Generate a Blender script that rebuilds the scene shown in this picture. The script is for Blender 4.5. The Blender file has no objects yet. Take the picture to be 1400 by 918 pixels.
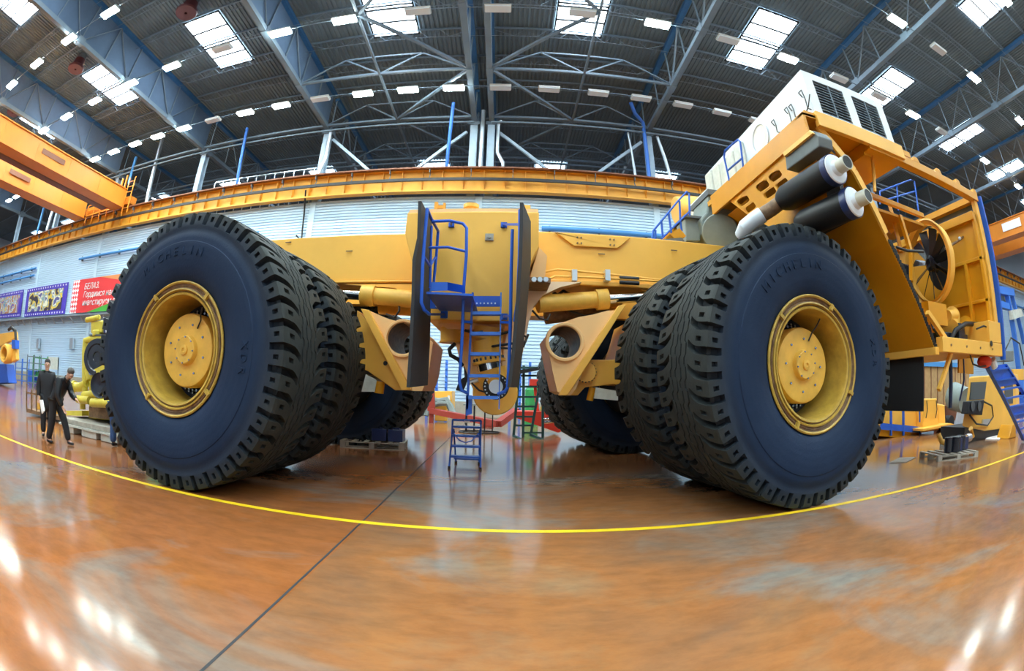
import bpy, bmesh, math, random
from math import *
from mathutils import Vector, Matrix
random.seed(7)
PI = math.pi
col = bpy.context.scene.collection
scene = bpy.context.scene

# ------------------------------------------------------------------ camera (fisheye, equisolid)
FP, CX, CY, H = 643.3, 688.6, 489.9, 1.6
PIT, ROL = radians(4.05), radians(1.40)
def _basis():
    cp, sp, cr, sr = cos(PIT), sin(PIT), cos(ROL), sin(ROL)
    f = Vector((0, cp, sp)); r0 = Vector((1, 0, 0)); u0 = r0.cross(f)
    return cr*r0+sr*u0, -sr*r0+cr*u0, f
RR, UU, FF = _basis()
cam_d = bpy.data.cameras.new('camera'); cam = bpy.data.objects.new('camera', cam_d); col.objects.link(cam)
cam_d.type = 'PANO'; cam_d.panorama_type = 'FISHEYE_EQUISOLID'
cam_d.sensor_fit = 'HORIZONTAL'; cam_d.sensor_width = 36; cam_d.fisheye_lens = FP/1400*36; cam_d.fisheye_fov = radians(350)
cam_d.shift_x = (700-CX)/1400; cam_d.shift_y = (CY-459)/918
cam_d.clip_start = .05; cam_d.clip_end = 500
cam.matrix_world = Matrix(((RR.x, UU.x, -FF.x, 0), (RR.y, UU.y, -FF.y, 0), (RR.z, UU.z, -FF.z, H), (0, 0, 0, 1)))
scene.camera = cam
def ray(x, y):
    a, b = x-CX, CY-y; q = hypot(a, b)+1e-9; th = 2*asin(q/2/FP)
    return (RR*(a/q)+UU*(b/q))*sin(th)+FF*cos(th)
def P(x, y, Y):                       # the point seen at a photograph position on the plane Y = const
    v = ray(x, y); v = v*(Y/v.y); return Vector((v.x, Y, v.z+H))
def PX(x, y, X):
    v = ray(x, y); v = v*(X/v.x); return Vector((X, v.y, v.z+H))
def PZ(x, y, Z=0):
    v = ray(x, y); v = v*((Z-H)/v.z); return Vector((v.x, v.y, Z))

# ------------------------------------------------------------------ materials
M = {}
def mat(name, c, rough=.5, metal=0, var=0, vscale=3, emit=None, es=0, c2=None, bump=0, bscale=20, spec=.5, lo=.35, hi=.7):
    m = bpy.data.materials.new(name); m.use_nodes = True; nt = m.node_tree; b = nt.nodes['Principled BSDF']
    b.inputs['Base Color'].default_value = (*c, 1); b.inputs['Roughness'].default_value = rough
    b.inputs['Metallic'].default_value = metal; b.inputs['Specular IOR Level'].default_value = spec
    if emit:
        b.inputs['Emission Color'].default_value = (*emit, 1); b.inputs['Emission Strength'].default_value = es
    if var or c2:
        tc = nt.nodes.new('ShaderNodeTexCoord'); n = nt.nodes.new('ShaderNodeTexNoise'); n.inputs['Scale'].default_value = vscale
        n.inputs['Detail'].default_value = 5; n.inputs['Roughness'].default_value = .6
        r = nt.nodes.new('ShaderNodeValToRGB'); r.color_ramp.elements[0].position = lo; r.color_ramp.elements[1].position = hi
        r.color_ramp.elements[0].color = (*(c2 or [v*(1-var) for v in c]), 1); r.color_ramp.elements[1].color = (*c, 1)
        nt.links.new(tc.outputs['Object'], n.inputs['Vector']); nt.links.new(n.outputs['Fac'], r.inputs['Fac']); nt.links.new(r.outputs['Color'], b.inputs['Base Color'])
    if bump:
        tc = nt.nodes.new('ShaderNodeTexCoord'); n = nt.nodes.new('ShaderNodeTexNoise'); n.inputs['Scale'].default_value = bscale; n.inputs['Detail'].default_value = 4
        bp = nt.nodes.new('ShaderNodeBump'); bp.inputs['Strength'].default_value = bump; bp.inputs['Distance'].default_value = .02
        nt.links.new(tc.outputs['Object'], n.inputs['Vector']); nt.links.new(n.outputs['Fac'], bp.inputs['Height']); nt.links.new(bp.outputs['Normal'], b.inputs['Normal'])
    M[name] = m; return m
mat('yellow', (.95, .52, .085), .42, var=.10, vscale=.8)
mat('yellow_deep_shade', (.72, .32, .008), .42, var=.12, vscale=1.2)  # darker copy of yellow, with the front end's shade put into its colour
mat('yellow_primer', (.95, .60, .27), .55, var=.08, vscale=.7)
mat('rim_yellow', (.56, .37, .06), .45, var=.3, vscale=6)
mat('primer_pale', (.90, .70, .50), .55, var=.06)
mat('hub_yellow', (.85, .50, .08), .5, var=.18, vscale=5)
mat('rust_ring', (.28, .17, .09), .6, var=.5, vscale=9)
mat('engine_yellow', (.75, .62, .08), .42, var=.2, vscale=4)
mat('crane_orange', (.75, .24, .02), .5, var=.12, vscale=.5)
mat('beam_yellow', (.85, .40, .04), .5, var=.15, vscale=.7)
mat('blue', (.015, .11, .60), .4, var=.1)
mat('blue_pale', (.05, .20, .72), .45)
mat('roof_blue', (.03, .13, .30), .6, var=.15)
mat('wall_blue_pipe', (.07, .28, .65), .45)
mat('steel_paint', (.17, .235, .30), .55, var=.15, vscale=1)
mat('steel_dark', (.13, .15, .17), .6, var=.2)
mat('column_paint', (.38, .50, .63), .5, var=.1)
mat('truss_sheet', (.12, .19, .30), .75, var=.25, vscale=.4)
mat('duct', (.62, .68, .74), .3, .8)
mat('chrome', (.85, .87, .9), .12, 1)
mat('bolt', (.25, .33, .5), .25, .8)
mat('black_rubber', (.016, .018, .022), .6)
mat('black', (.012, .013, .016), .5)
mat('black_gloss', (.015, .02, .035), .25)
mat('muffler_black', (.009, .010, .012), .45, spec=.3)
mat('grey_blanket', (.17, .20, .21), .7, var=.2)
mat('grey_green', (.25, .30, .29), .6, var=.2, vscale=2)
mat('white_paint', (.74, .83, .92), .4, var=.05)
mat('white_wrap', (.74, .78, .72), .35, var=.22, vscale=5, bump=.8, bscale=6)
mat('louvre_dark', (.01, .012, .016), .6)
mat('wood', (.52, .33, .15), .7, var=.25, vscale=4)
mat('pallet_wood', (.50, .47, .40), .8, var=.3, vscale=6)
mat('red', (.62, .04, .02), .5)
mat('red_beam', (.36, .045, .03), .55, var=.2)
mat('dark_red', (.16, .03, .03), .6)
mat('green_dark', (.02, .07, .07), .5)
mat('green', (.03, .28, .08), .5)
mat('skin', (.62, .36, .26), .55)
mat('suit', (.012, .013, .018), .75, bump=.2, bscale=40)
mat('jacket', (.010, .012, .016), .35)
mat('jeans', (.035, .09, .24), .8)
mat('hair', (.018, .014, .012), .7)
mat('hair_grey', (.10, .095, .09), .7)
mat('shoe', (.01, .01, .012), .3)
mat('shirt', (.75, .77, .8), .7)
mat('paper', (.85, .86, .88), .6)
mat('banner_red', (.80, .05, .055), .5)
mat('banner_green', (.08, .45, .06), .5)
mat('banner_gold', (.75, .28, .10), .5)
mat('banner_purple', (.08, .05, .45), .5)
mat('white_ink', (.85, .85, .87), .5)
mat('rail_brown', (.20, .075, .04), .6)
mat('line_yellow', (.95, .62, .015), .4, var=.06)
mat('seam', (.02, .022, .026), .6)
mat('lamp_housing', (.55, .56, .54), .5)
mat('lamp_glass', (1, 1, 1), .4, emit=(.86, 1, .95), es=100)
mat('lamp_dull', (.70, .76, .80), .5)
mat('fan_red', (.09, .02, .025), .6)
mat('monitor', (.09, .10, .10), .3)
mat('skylight', (.9, .95, 1), .5, emit=(.74, .89, 1), es=11)
# banner collage
def mosaic(name, cols, scale):
    m = bpy.data.materials.new(name); m.use_nodes = True; nt = m.node_tree; b = nt.nodes['Principled BSDF']
    tc = nt.nodes.new('ShaderNodeTexCoord'); v = nt.nodes.new('ShaderNodeTexNoise'); v.inputs['Scale'].default_value = scale; v.inputs['Detail'].default_value = 2
    r = nt.nodes.new('ShaderNodeValToRGB'); r.color_ramp.interpolation = 'CONSTANT'
    e = r.color_ramp.elements; e[0].position = 0; e[0].color = (*cols[0], 1); e[1].position = .42; e[1].color = (*cols[1], 1)
    for i, c in enumerate(cols[2:]):
        k = e.new(.48+.055*i); k.color = (*c, 1)
    nt.links.new(tc.outputs['Object'], v.inputs['Vector']); nt.links.new(v.outputs['Fac'], r.inputs['Fac']); nt.links.new(r.outputs['Color'], b.inputs['Base Color'])
    b.inputs['Roughness'].default_value = .5; M[name] = m
mosaic('collage_gold', [(.05, .04, .06), (.75, .55, .08), (.25, .38, .42), (.8, .78, .6), (.1, .1, .3)], .8)
mosaic('collage_mixed', [(.45, .2, .1), (.6, .62, .65), (.15, .3, .45), (.7, .5, .15), (.2, .12, .4)], .9)
def folk(name):
    m = bpy.data.materials.new(name); m.use_nodes = True; nt = m.node_tree; b = nt.nodes['Principled BSDF']
    tc = nt.nodes.new('ShaderNodeTexCoord'); mp = nt.nodes.new('ShaderNodeMapping'); mp.inputs['Rotation'].default_value = (0, radians(45), 0)
    c = nt.nodes.new('ShaderNodeTexChecker'); c.inputs['Scale'].default_value = 3.3
    c.inputs['Color1'].default_value = (.8, .06, .07, 1); c.inputs['Color2'].default_value = (.85, .85, .87, 1)
    nt.links.new(tc.outputs['Object'], mp.inputs[0]); nt.links.new(mp.outputs[0], c.inputs['Vector']); nt.links.new(c.outputs['Color'], b.inputs['Base Color']); M[name] = m
folk('folk_pattern')
# tyre rubber: navy dusty sidewall, greyer dirt on the tread
def rubber():
    m = bpy.data.materials.new('tyre_rubber'); m.use_nodes = True; nt = m.node_tree; b = nt.nodes['Principled BSDF']; L = nt.links.new
    tc = nt.nodes.new('ShaderNodeTexCoord'); sx = nt.nodes.new('ShaderNodeSeparateXYZ'); L(tc.outputs['Object'], sx.inputs[0])
    cb = nt.nodes.new('ShaderNodeCombineXYZ'); L(sx.outputs['X'], cb.inputs['X']); L(sx.outputs['Z'], cb.inputs['Z'])
    ln = nt.nodes.new('ShaderNodeVectorMath'); ln.operation = 'LENGTH'; L(cb.outputs[0], ln.inputs[0])
    mr = nt.nodes.new('ShaderNodeMapRange'); mr.inputs['From Min'].default_value = 1.60; mr.inputs['From Max'].default_value = 1.99; L(ln.outputs['Value'], mr.inputs['Value'])
    n = nt.nodes.new('ShaderNodeTexNoise'); n.inputs['Scale'].default_value = 2.5; n.inputs['Detail'].default_value = 8; L(tc.outputs['Object'], n.inputs['Vector'])
    a = nt.nodes.new('ShaderNodeMixRGB'); a.inputs['Color1'].default_value = (.005, .017, .050, 1); a.inputs['Color2'].default_value = (.015, .033, .074, 1); L(n.outputs['Fac'], a.inputs['Fac'])
    t = nt.nodes.new('ShaderNodeMixRGB'); t.inputs['Color1'].default_value = (.012, .018, .024, 1); t.inputs['Color2'].default_value = (.048, .055, .052, 1); L(n.outputs['Fac'], t.inputs['Fac'])
    x = nt.nodes.new('ShaderNodeMixRGB'); L(mr.outputs[0], x.inputs['Fac']); L(a.outputs[0], x.inputs['Color1']); L(t.outputs[0], x.inputs['Color2'])
    L(x.outputs[0], b.inputs['Base Color']); b.inputs['Roughness'].default_value = .62; b.inputs['Specular IOR Level'].default_value = .2
    # fine concentric moulding lines
    w = nt.nodes.new('ShaderNodeMath'); w.operation = 'MULTIPLY'; w.inputs[1].default_value = 60; L(ln.outputs['Value'], w.inputs[0])
    s = nt.nodes.new('ShaderNodeMath'); s.operation = 'SINE'; L(w.outputs[0], s.inputs[0])
    n2 = nt.nodes.new('ShaderNodeTexNoise'); n2.inputs['Scale'].default_value = 30; L(tc.outputs['Object'], n2.inputs['Vector'])
    ad = nt.nodes.new('ShaderNodeMath'); ad.operation = 'MULTIPLY_ADD'; ad.inputs[1].default_value = .18; L(s.outputs[0], ad.inputs[0]); L(n2.outputs['Fac'], ad.inputs[2])
    bp = nt.nodes.new('ShaderNodeBump'); bp.inputs['Strength'].default_value = .25; bp.inputs['Distance'].default_value = .01; L(ad.outputs[0], bp.inputs['Height']); L(bp.outputs[0], b.inputs['Normal'])
    M['rubber'] = m
rubber()
# floor: worn orange-brown coated concrete, polished
def floor_mat():
    m = bpy.data.materials.new('coated_floor'); m.use_nodes = True; nt = m.node_tree; b = nt.nodes['Principled BSDF']; L = nt.links.new
    tc = nt.nodes.new('ShaderNodeTexCoord')
    def noise(sc, det, off, stretch=(1, 1, 1), rough=.6, dist=0):
        mp = nt.nodes.new('ShaderNodeMapping'); mp.inputs['Location'].default_value = off; mp.inputs['Scale'].default_value = stretch
        n = nt.nodes.new('ShaderNodeTexNoise'); n.inputs['Scale'].default_value = sc; n.inputs['Detail'].default_value = det; n.inputs['Roughness'].default_value = rough; n.inputs['Distortion'].default_value = dist
        L(tc.outputs['Object'], mp.inputs[0]); L(mp.outputs[0], n.inputs['Vector']); return n.outputs['Fac']
    def ramp(fac, stops):
        r = nt.nodes.new('ShaderNodeValToRGB'); e = r.color_ramp.elements
        e[0].position, e[1].position = stops[0][0], stops[-1][0]; e[0].color = (*stops[0][1], 1); e[1].color = (*stops[-1][1], 1)
        for p, c in stops[1:-1]:
            k = e.new(p); k.color = (*c, 1)
        L(fac, r.inputs['Fac']); return r.outputs['Color']
    def mix(f, a, c, mode='MIX'):
        x = nt.nodes.new('ShaderNodeMixRGB'); x.blend_type = mode
        if isinstance(f, float): x.inputs['Fac'].default_value = f
        else: L(f, x.inputs['Fac'])
        for s, v in (('Color1', a), ('Color2', c)):
            if isinstance(v, tuple): x.inputs[s].default_value = (*v, 1)
            else: L(v, x.inputs[s])
        return x.outputs[0]
    base = ramp(noise(.45, 6, (3.1, 1.7, 0), (1, 1.4, 1), .62, .3), [(.28, (.20, .125, .08)), (.42, (.27, .125, .055)), (.55, (.32, .13, .045)), (.68, (.29, .165, .085))])
    # the slab left of the joint is more orange
    sx = nt.nodes.new('ShaderNodeSeparateXYZ'); L(tc.outputs['Object'], sx.inputs[0])
    lt = nt.nodes.new('ShaderNodeMath'); lt.operation = 'LESS_THAN'; lt.inputs[1].default_value = -1.56; L(sx.outputs['X'], lt.inputs[0])
    lt2 = nt.nodes.new('ShaderNodeMath'); lt2.operation = 'MULTIPLY'; lt2.inputs[1].default_value = .45; L(lt.outputs[0], lt2.inputs[0])
    base = mix(lt2.outputs[0], base, (.36, .10, .02))
    wear = ramp(noise(.33, 5, (11.4, 4.2, 0), (1, 1.5, 1), .6, .8), [(.50, (0, 0, 0)), (.66, (1, 1, 1))])
    base = mix(wear, base, (.22, .19, .16))
    fine = ramp(noise(2.2, 8, (0, 0, 0), (1, 2.4, 1), .7, .2), [(.35, (.78, .78, .80)), (.6, (1, 1, 1))])
    base = mix(1.0, base, fine, 'MULTIPLY')
    L(base, b.inputs['Base Color'])
    rr = nt.nodes.new('ShaderNodeMapRange'); rr.inputs['To Min'].default_value = .07; rr.inputs['To Max'].default_value = .19
    L(noise(1.1, 6, (5, 5, 0)), rr.inputs['Value']); L(rr.outputs[0], b.inputs['Roughness'])
    bp = nt.nodes.new('ShaderNodeBump'); bp.inputs['Strength'].default_value = .06; bp.inputs['Distance'].default_value = .01
    L(noise(3, 3, (0, 0, 0)), bp.inputs['Height']); L(bp.outputs[0], b.inputs['Normal'])
    b.inputs['Specular IOR Level'].default_value = .24
    M['floor'] = m
floor_mat()

# ------------------------------------------------------------------ mesh helpers
OFF = {}
class MB:
    def __init__(s): s.v = []; s.f = []; s.sm = []
    def add(s, vs, fs, smooth=False):
        n = len(s.v); s.v += [Vector(v) for v in vs]; s.f += [tuple(i+n for i in f) for f in fs]; s.sm += [smooth]*len(fs); return s
    def box(s, x0, x1, y0, y1, z0, z1):
        return s.add([(x0, y0, z0), (x1, y0, z0), (x1, y1, z0), (x0, y1, z0), (x0, y0, z1), (x1, y0, z1), (x1, y1, z1), (x0, y1, z1)],
                     [(0, 3, 2, 1), (4, 5, 6, 7), (0, 1, 5, 4), (1, 2, 6, 5), (2, 3, 7, 6), (3, 0, 4, 7)])
    def bar(s, a, b, w, h=None, up=(0, 0, 1)):
        a, b = Vector(a), Vector(b); h = h or w; d = (b-a).normalized(); up = Vector(up)
        if abs(d.dot(up)) > .98: up = Vector((0, 1, 0)) if abs(d.y) < .9 else Vector((1, 0, 0))
        r = d.cross(up).normalized(); u = r.cross(d)
        vs = [p+r*(i*w/2)+u*(j*h/2) for p in (a, b) for i, j in ((-1, -1), (1, -1), (1, 1), (-1, 1))]
        return s.add(vs, [(0, 3, 2, 1), (4, 5, 6, 7), (0, 1, 5, 4), (1, 2, 6, 5), (2, 3, 7, 6), (3, 0, 4, 7)])
    def tube(s, a, b, r0, r1=None, n=16, caps=True):
        a, b = Vector(a), Vector(b); r1 = r0 if r1 is None else r1; d = (b-a).normalized()
        up = Vector((0, 0, 1)) if abs(d.z) < .9 else Vector((1, 0, 0)); x = d.cross(up).normalized(); y = x.cross(d)
        vs = [p+(x*cos(t)+y*sin(t))*r for p, r in ((a, r0), (b, r1)) for t in [2*PI*i/n for i in range(n)]]
        s.add(vs, [(i, (i+1) % n, n+(i+1) % n, n+i) for i in range(n)], True)
        if caps: s.add(vs, [tuple(range(n))[::-1], tuple(range(n, 2*n))])
        return s
    def path(s, pts, r, n=10):
        pts = [Vector(p) for p in pts]; k = len(s.v); rings = []
        for i, p in enumerate(pts):
            d = (pts[min(i+1, len(pts)-1)]-pts[max(i-1, 0)]).normalized()
            up = Vector((0, 0, 1)) if abs(d.z) < .9 else Vector((.3, 1, 0)); x = d.cross(up).normalized(); y = x.cross(d)
            rings.append([p+(x*cos(t)+y*sin(t))*r for t in [2*PI*j/n for j in range(n)]])
        # keep rings aligned
        for i in range(1, len(rings)):
            best = min(range(n), key=lambda o: sum((rings[i][(j+o) % n]-rings[i-1][j]-(pts[i]-pts[i-1])).length for j in (0, n//3)))
            rings[i] = [rings[i][(j+best) % n] for j in range(n)]
        vs = [v for R_ in rings for v in R_]
        fs = [(i*n+j, i*n+(j+1) % n, (i+1)*n+(j+1) % n, (i+1)*n+j) for i in range(len(rings)-1) for j in range(n)]
        s.add(vs, fs, True); s.add(rings[0]+rings[-1], [tuple(range(n))[::-1], tuple(range(n, 2*n))]); return s
    def prism(s, poly, ext):
        poly = [Vector(p) for p in poly]; e = Vector(ext); n = len(poly)
        return s.add(poly+[p+e for p in poly], [tuple(range(n)), tuple(range(n, 2*n))[::-1]]+[(i, n+i, n+(i+1) % n, (i+1) % n) for i in range(n)])
    def lathe(s, prof, c, ax, n=48, smooth=True, closed=False, caps=False):   # prof: (distance along axis, radius)
        c = Vector(c); d = Vector(ax).normalized(); up = Vector((0, 0, 1)) if abs(d.z) < .9 else Vector((1, 0, 0)); x = d.cross(up).normalized(); y = x.cross(d)
        vs = [c+d*h+(x*cos(2*PI*i/n)+y*sin(2*PI*i/n))*r for h, r in prof for i in range(n)]; m = len(prof)
        fs = [(k % m*n+i, k % m*n+(i+1) % n, (k+1) % m*n+(i+1) % n, (k+1) % m*n+i) for k in range(m if closed else m-1) for i in range(n)]
        s.add(vs, fs, smooth)
        if caps: s.add(vs[:n]+vs[-n:], [tuple(range(n))[::-1], tuple(range(n, 2*n))])
        return s
    def quad(s, *p): return s.add(p, [tuple(range(len(p)))])
    def sphere(s, c, r, n=10, sc=(1, 1, 1)):
        c = Vector(c); vs = []; fs = []; m = n//2
        for i in range(m+1):
            t = PI*i/m
            for j in range(n): vs.append(c+Vector((sin(t)*cos(2*PI*j/n)*r*sc[0], sin(t)*sin(2*PI*j/n)*r*sc[1], cos(t)*r*sc[2])))
        for i in range(m):
            for j in range(n): fs.append((i*n+j, i*n+(j+1) % n, (i+1)*n+(j+1) % n, (i+1)*n+j))
        return s.add(vs, fs, True)
    def build(s, name, material, parent=None, bevel=0, kind=None, label=None):
        me = bpy.data.meshes.new(name); off = OFF.get(parent.name, Vector()) if parent else Vector()
        me.from_pydata([v-off for v in s.v], [], s.f); me.validate()
        bm = bmesh.new(); bm.from_mesh(me); bmesh.ops.remove_doubles(bm, verts=bm.verts, dist=.0002); bmesh.ops.recalc_face_normals(bm, faces=bm.faces); bm.to_mesh(me); bm.free()
        if any(s.sm):
            me.polygons.foreach_set('use_smooth', [True]*len(me.polygons))
            try: me.set_sharp_from_angle(angle=radians(38))
            except Exception: pass
        me.materials.append(M[material] if isinstance(material, str) else material)
        o = bpy.data.objects.new(name, me); col.objects.link(o)
        if parent: o.parent = parent; OFF[o.name] = off
        if bevel:
            b = o.modifiers.new('bevel', 'BEVEL'); b.width = bevel; b.segments = 2; b.limit_method = 'ANGLE'; b.angle_limit = radians(40)
        if kind: o['kind'] = kind
        if label: o['label'] = label
        return o
def thing(name, label, cat, loc=(0, 0, 0), group=None):
    o = bpy.data.objects.new(name, None); col.objects.link(o); o.location = loc; o['label'] = label; o['category'] = cat
    o.empty_display_size = .1
    if group: o['group'] = group
    OFF[o.name] = Vector(loc); return o
def tag(o, label, cat, group=None, kind=None):
    o['label'] = label; o['category'] = cat
    if group: o['group'] = group
    if kind: o['kind'] = kind
    return o
def copy_tree(o, parent=None):
    c = o.copy(); col.objects.link(c); c.parent = parent
    if parent is not None: c.matrix_parent_inverse = o.matrix_parent_inverse.copy()
    for ch in list(o.children): copy_tree(ch, c)
    return c
def text(name, s, size, loc, rot, material, parent=None, ext=.01, align='LEFT'):
    cu = bpy.data.curves.new(name, 'FONT'); cu.body = s; cu.size = size; cu.extrude = ext; cu.align_x = align; cu.offset = .004 if size > .5 else 0; cu.shear = .2 if size > .5 else 0
    t = bpy.data.objects.new(name, cu); col.objects.link(t); dg = bpy.context.evaluated_depsgraph_get()
    me = bpy.data.meshes.new_from_object(t.evaluated_get(dg)); bpy.data.objects.remove(t)
    me.transform(Matrix.Translation(Vector(loc)-(OFF.get(parent.name, Vector()) if parent else Vector())) @ rot.to_4x4())
    me.materials.clear(); me.materials.append(M[material]); o = bpy.data.objects.new(name, me); col.objects.link(o)
    if parent: o.parent = parent; OFF[o.name] = OFF.get(parent.name, Vector())
    return o
ORD = ['first', 'second', 'third', 'fourth', 'fifth', 'sixth', 'seventh', 'eighth', 'ninth', 'tenth', 'eleventh', 'twelfth', 'thirteenth', 'fourteenth', 'fifteenth', 'sixteenth', 'seventeenth', 'eighteenth', 'nineteenth', 'twentieth', 'twenty-first', 'twenty-second', 'twenty-third', 'twenty-fourth', 'twenty-fifth', 'twenty-sixth']

# ================================================================== THE HALL
def struct(o): o['kind'] = 'structure'; return o
XL, XR, YB, YW, YE, ZR = -92, 86, -24, 28.3, 64, 24.0
struct(MB().box(XL, XR, YB, YE, -.3, 0).build('floor', 'floor'))
# ribbed roof deck, ribs run away from the camera
b = MB(); x = XL; p = .3
prof = []
while x < XR:
    prof += [(x, ZR), (x+.12, ZR), (x+.16, ZR+.08), (x+.26, ZR+.08)]; x += p
b.add([(q[0], yy, q[1]) for yy in (YB, YE) for q in prof], [(i, i+1, len(prof)+i+1, len(prof)+i) for i in range(len(prof)-1)])
mat('deck', (.15, .20, .235), .75, var=.2, vscale=.3)
struct(b.build('ceiling', 'deck'))
struct(MB().box(XL, XR, YB, YE, ZR+.1, ZR+.3).build('trim_1', 'deck'))
# back wall of horizontal ribbed sheets up to the crane beam
mat('wall_sheet', (.56, .75, .92), .5, var=.06, vscale=.3)
mat('wall_plain', (.62, .70, .78), .6, var=.1, vscale=.2)
mat('plinth', (.42, .40, .33), .7, var=.15)
b = MB(); z = .9; prof = []
while z < 14.0:
    prof += [(0, z), (0, z+.155), (.09, z+.165), (.09, z+.195)]; z += .21
b.add([(xx, YW+q[0], q[1]) for xx in (XL, XR) for q in prof], [(i, i+1, len(prof)+i+1, len(prof)+i) for i in range(len(prof)-1)])
struct(b.build('wall_back', 'wall_sheet'))
struct(MB().box(XL, XR, YW-.04, YW+.1, 0, .92).build('baseboard_back', 'plinth'))
n_tr = 2
for xx in (-61, -50.2, -37.2, -25.2, -13.4, -1.85, 10, 21.4, 33, 45, 57):
    struct(MB().box(xx-.22, xx+.22, YW-.05, YW, .9, 14.05).build('trim_%d' % n_tr, 'wall_sheet')); n_tr += 1
struct(MB().box(XL-.3, XL, YB, YE, 0, ZR+.3).build('wall_left', 'wall_plain'))
struct(MB().box(XR, XR+.3, YB, YE, 0, ZR+.3).build('wall_right', 'wall_plain'))
struct(MB().box(XL, XR, YB-.3, YB, 0, ZR+.3).build('wall_front', 'wall_plain'))
struct(MB().box(XL, XR, YE, YE+.3, 0, ZR+.3).build('wall_far_bay', 'wall_plain'))
# floor joint and yellow marking line
a0, a1 = Vector((-1.50, -6, 0)), Vector((-1.85, 28, 0))
tag(MB().add([(-1.487, -8, .002), (-1.463, -8, .002), (-1.848, 28.2, .002), (-1.872, 28.2, .002)], [(0, 1, 2, 3)]).build('floor_joint', 'seam'), 'thin dark straight joint between two floor slabs running to the back wall', 'floor joint', kind='structure')
o = MB().add([(-40, 5.13, .003), (40, 5.13, .003), (40, 5.235, .003), (-40, 5.235, .003)], [(0, 1, 2, 3)]).build('floor_line', 'line_yellow')
tag(o, 'long yellow painted safety line on the floor in front of the truck', 'floor marking')
# rooflights
nw = 1
SX = [-79.4, -67.6, -55.8, -43.9, -31.8, -19.7, -7.4, 4.2, 16.1, 28.2, 40.3, 52.2, 64, 76]
for (ya, yb) in ((16.5, 22.5), (1.6, 7.6), (-14, -8), (41.6, 47.6)):
    for sx in SX:
        o = struct(MB().quad((sx-1.5, ya, ZR-.05), (sx-1.5, yb, ZR-.05), (sx+1.5, yb, ZR-.05), (sx+1.5, ya, ZR-.05)).build('window_%d' % nw, 'skylight'))
        fr = MB()
        for k in (0, 1.5, 3.0, 3.3, 4.6, 6): fr.box(sx-1.55, sx+1.55, ya+k-.07, ya+k+.07, ZR-.14, ZR-.06)
        for s in (-1.5, 1.5): fr.box(sx+s-.05, sx+s+.05, ya, yb, ZR-.14, ZR-.06)
        fr.build('window_frame', 'black', o); nw += 1
# roof trusses
TX = [-73, -61, -49, -37.2, -25.2, -13.4, -2.45, -1.25, 10.0, 21.4, 33, 45, 57, 69]
def side(x):
    return 'left' if x < -1.8 else 'right'
def truss(xx, y0, y1, sheet, label):
    t = thing('roof_truss', label, 'roof truss', (xx, y0, 20.15), 'steel roof trusses')
    MB().box(xx-.17, xx+.17, y0, y1, 20.15, 20.45).build('bottom_chord', 'steel_paint', t)
    MB().box(xx-.18, xx+.18, y0, y1, 23.35, 23.62).build('top_chord', 'roof_blue', t)
    n = int(round((y1-y0)/5.7)); st = (y1-y0)/n; w = MB(); zz = []
    for i in range(n):
        a = y0+i*st; m = a+st/2
        zz += [(xx, a, 20.35), (xx, m, 23.4)]
        for q in (a, m): MB().bar((xx, q, 20.45), (xx, q, 23.35), .08).build('vertical_post', 'steel_paint', t)
        MB().box(xx-.2, xx+.2, a-.35, a+.35, 20.1, 20.6).build('gusset_plate', 'steel_paint', t)
    w.path(zz, .065, 4).build('diagonal_web', 'steel_paint', t)
    if sheet: MB().box(xx-.13, xx-.10, y0, y1, 20.4, 23.4).build('sheet', 'truss_sheet', t)
    return t
LT = [x for x in TX if x < -1.8][::-1]; RT = [x for x in TX if x > -1.8]
for xx in TX:
    k = (LT if xx < -1.8 else RT).index(xx)
    pl = 'of the near bay' ; sd = side(xx)
    pos = 'one of the close middle pair' if k == 0 else '%s to the %s of the middle pair' % (ORD[k-1], sd)
    truss(xx, YB, 28.4, xx <= -13, ('near bay roof truss%s, ' % (' with grey sheeting' if xx <= -13 else '')) + pos + (', %s one' % sd if k == 0 else ''))
    if -62 < xx < 58: truss(xx, 29.0, YE, False, 'roof truss beyond the crane beam, ' + pos + (', %s one' % sd if k == 0 else ''))
# lattice purlins
for i, yy in enumerate([28.0-2.95*k for k in range(0, 14)]+[33.5, 38.5, 49.5]):
    b = MB(); b.box(XL, XR, yy-.05, yy+.05, 23.75, 23.88)
    bb = MB(); bx = MB(); pb = []; px_ = []
    for a, c in zip(TX[:-1], TX[1:]):
        if c-a < 3: continue
        n = 8; st = (c-a)/n
        for k in range(n):
            xa = a+k*st
            z0 = 23.7 if k == 0 else 23.05; z1 = 23.7 if k == n-1 else 23.05
            pb += [(xa, yy, z0), (xa+st, yy, z1)] if k == n-1 else [(xa, yy, z0)]
            if 0 < k < n-1:
                px_ += [(xa, yy, 23.05), (xa+st/2, yy, 23.75)]
                if k == n-2: px_.append((xa+st, yy, 23.05))
    bb.path(pb, .032, 4); bx.path(px_, .02, 4)
    nm = ('light steel lattice purlin under the roof deck, %s row counted from the back wall' % ORD[i]) if i < 14 else ('lattice purlin of the roof beyond the crane beam, %s row behind it' % ORD[i-14])
    t = thing('roof_purlin', nm, 'purlin', (0, yy, 23), 'lattice roof purlins')
    b.build('top_chord', 'steel_paint', t); bb.build('bottom_chord', 'steel_paint', t); bx.build('web', 'steel_paint', t)
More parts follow.
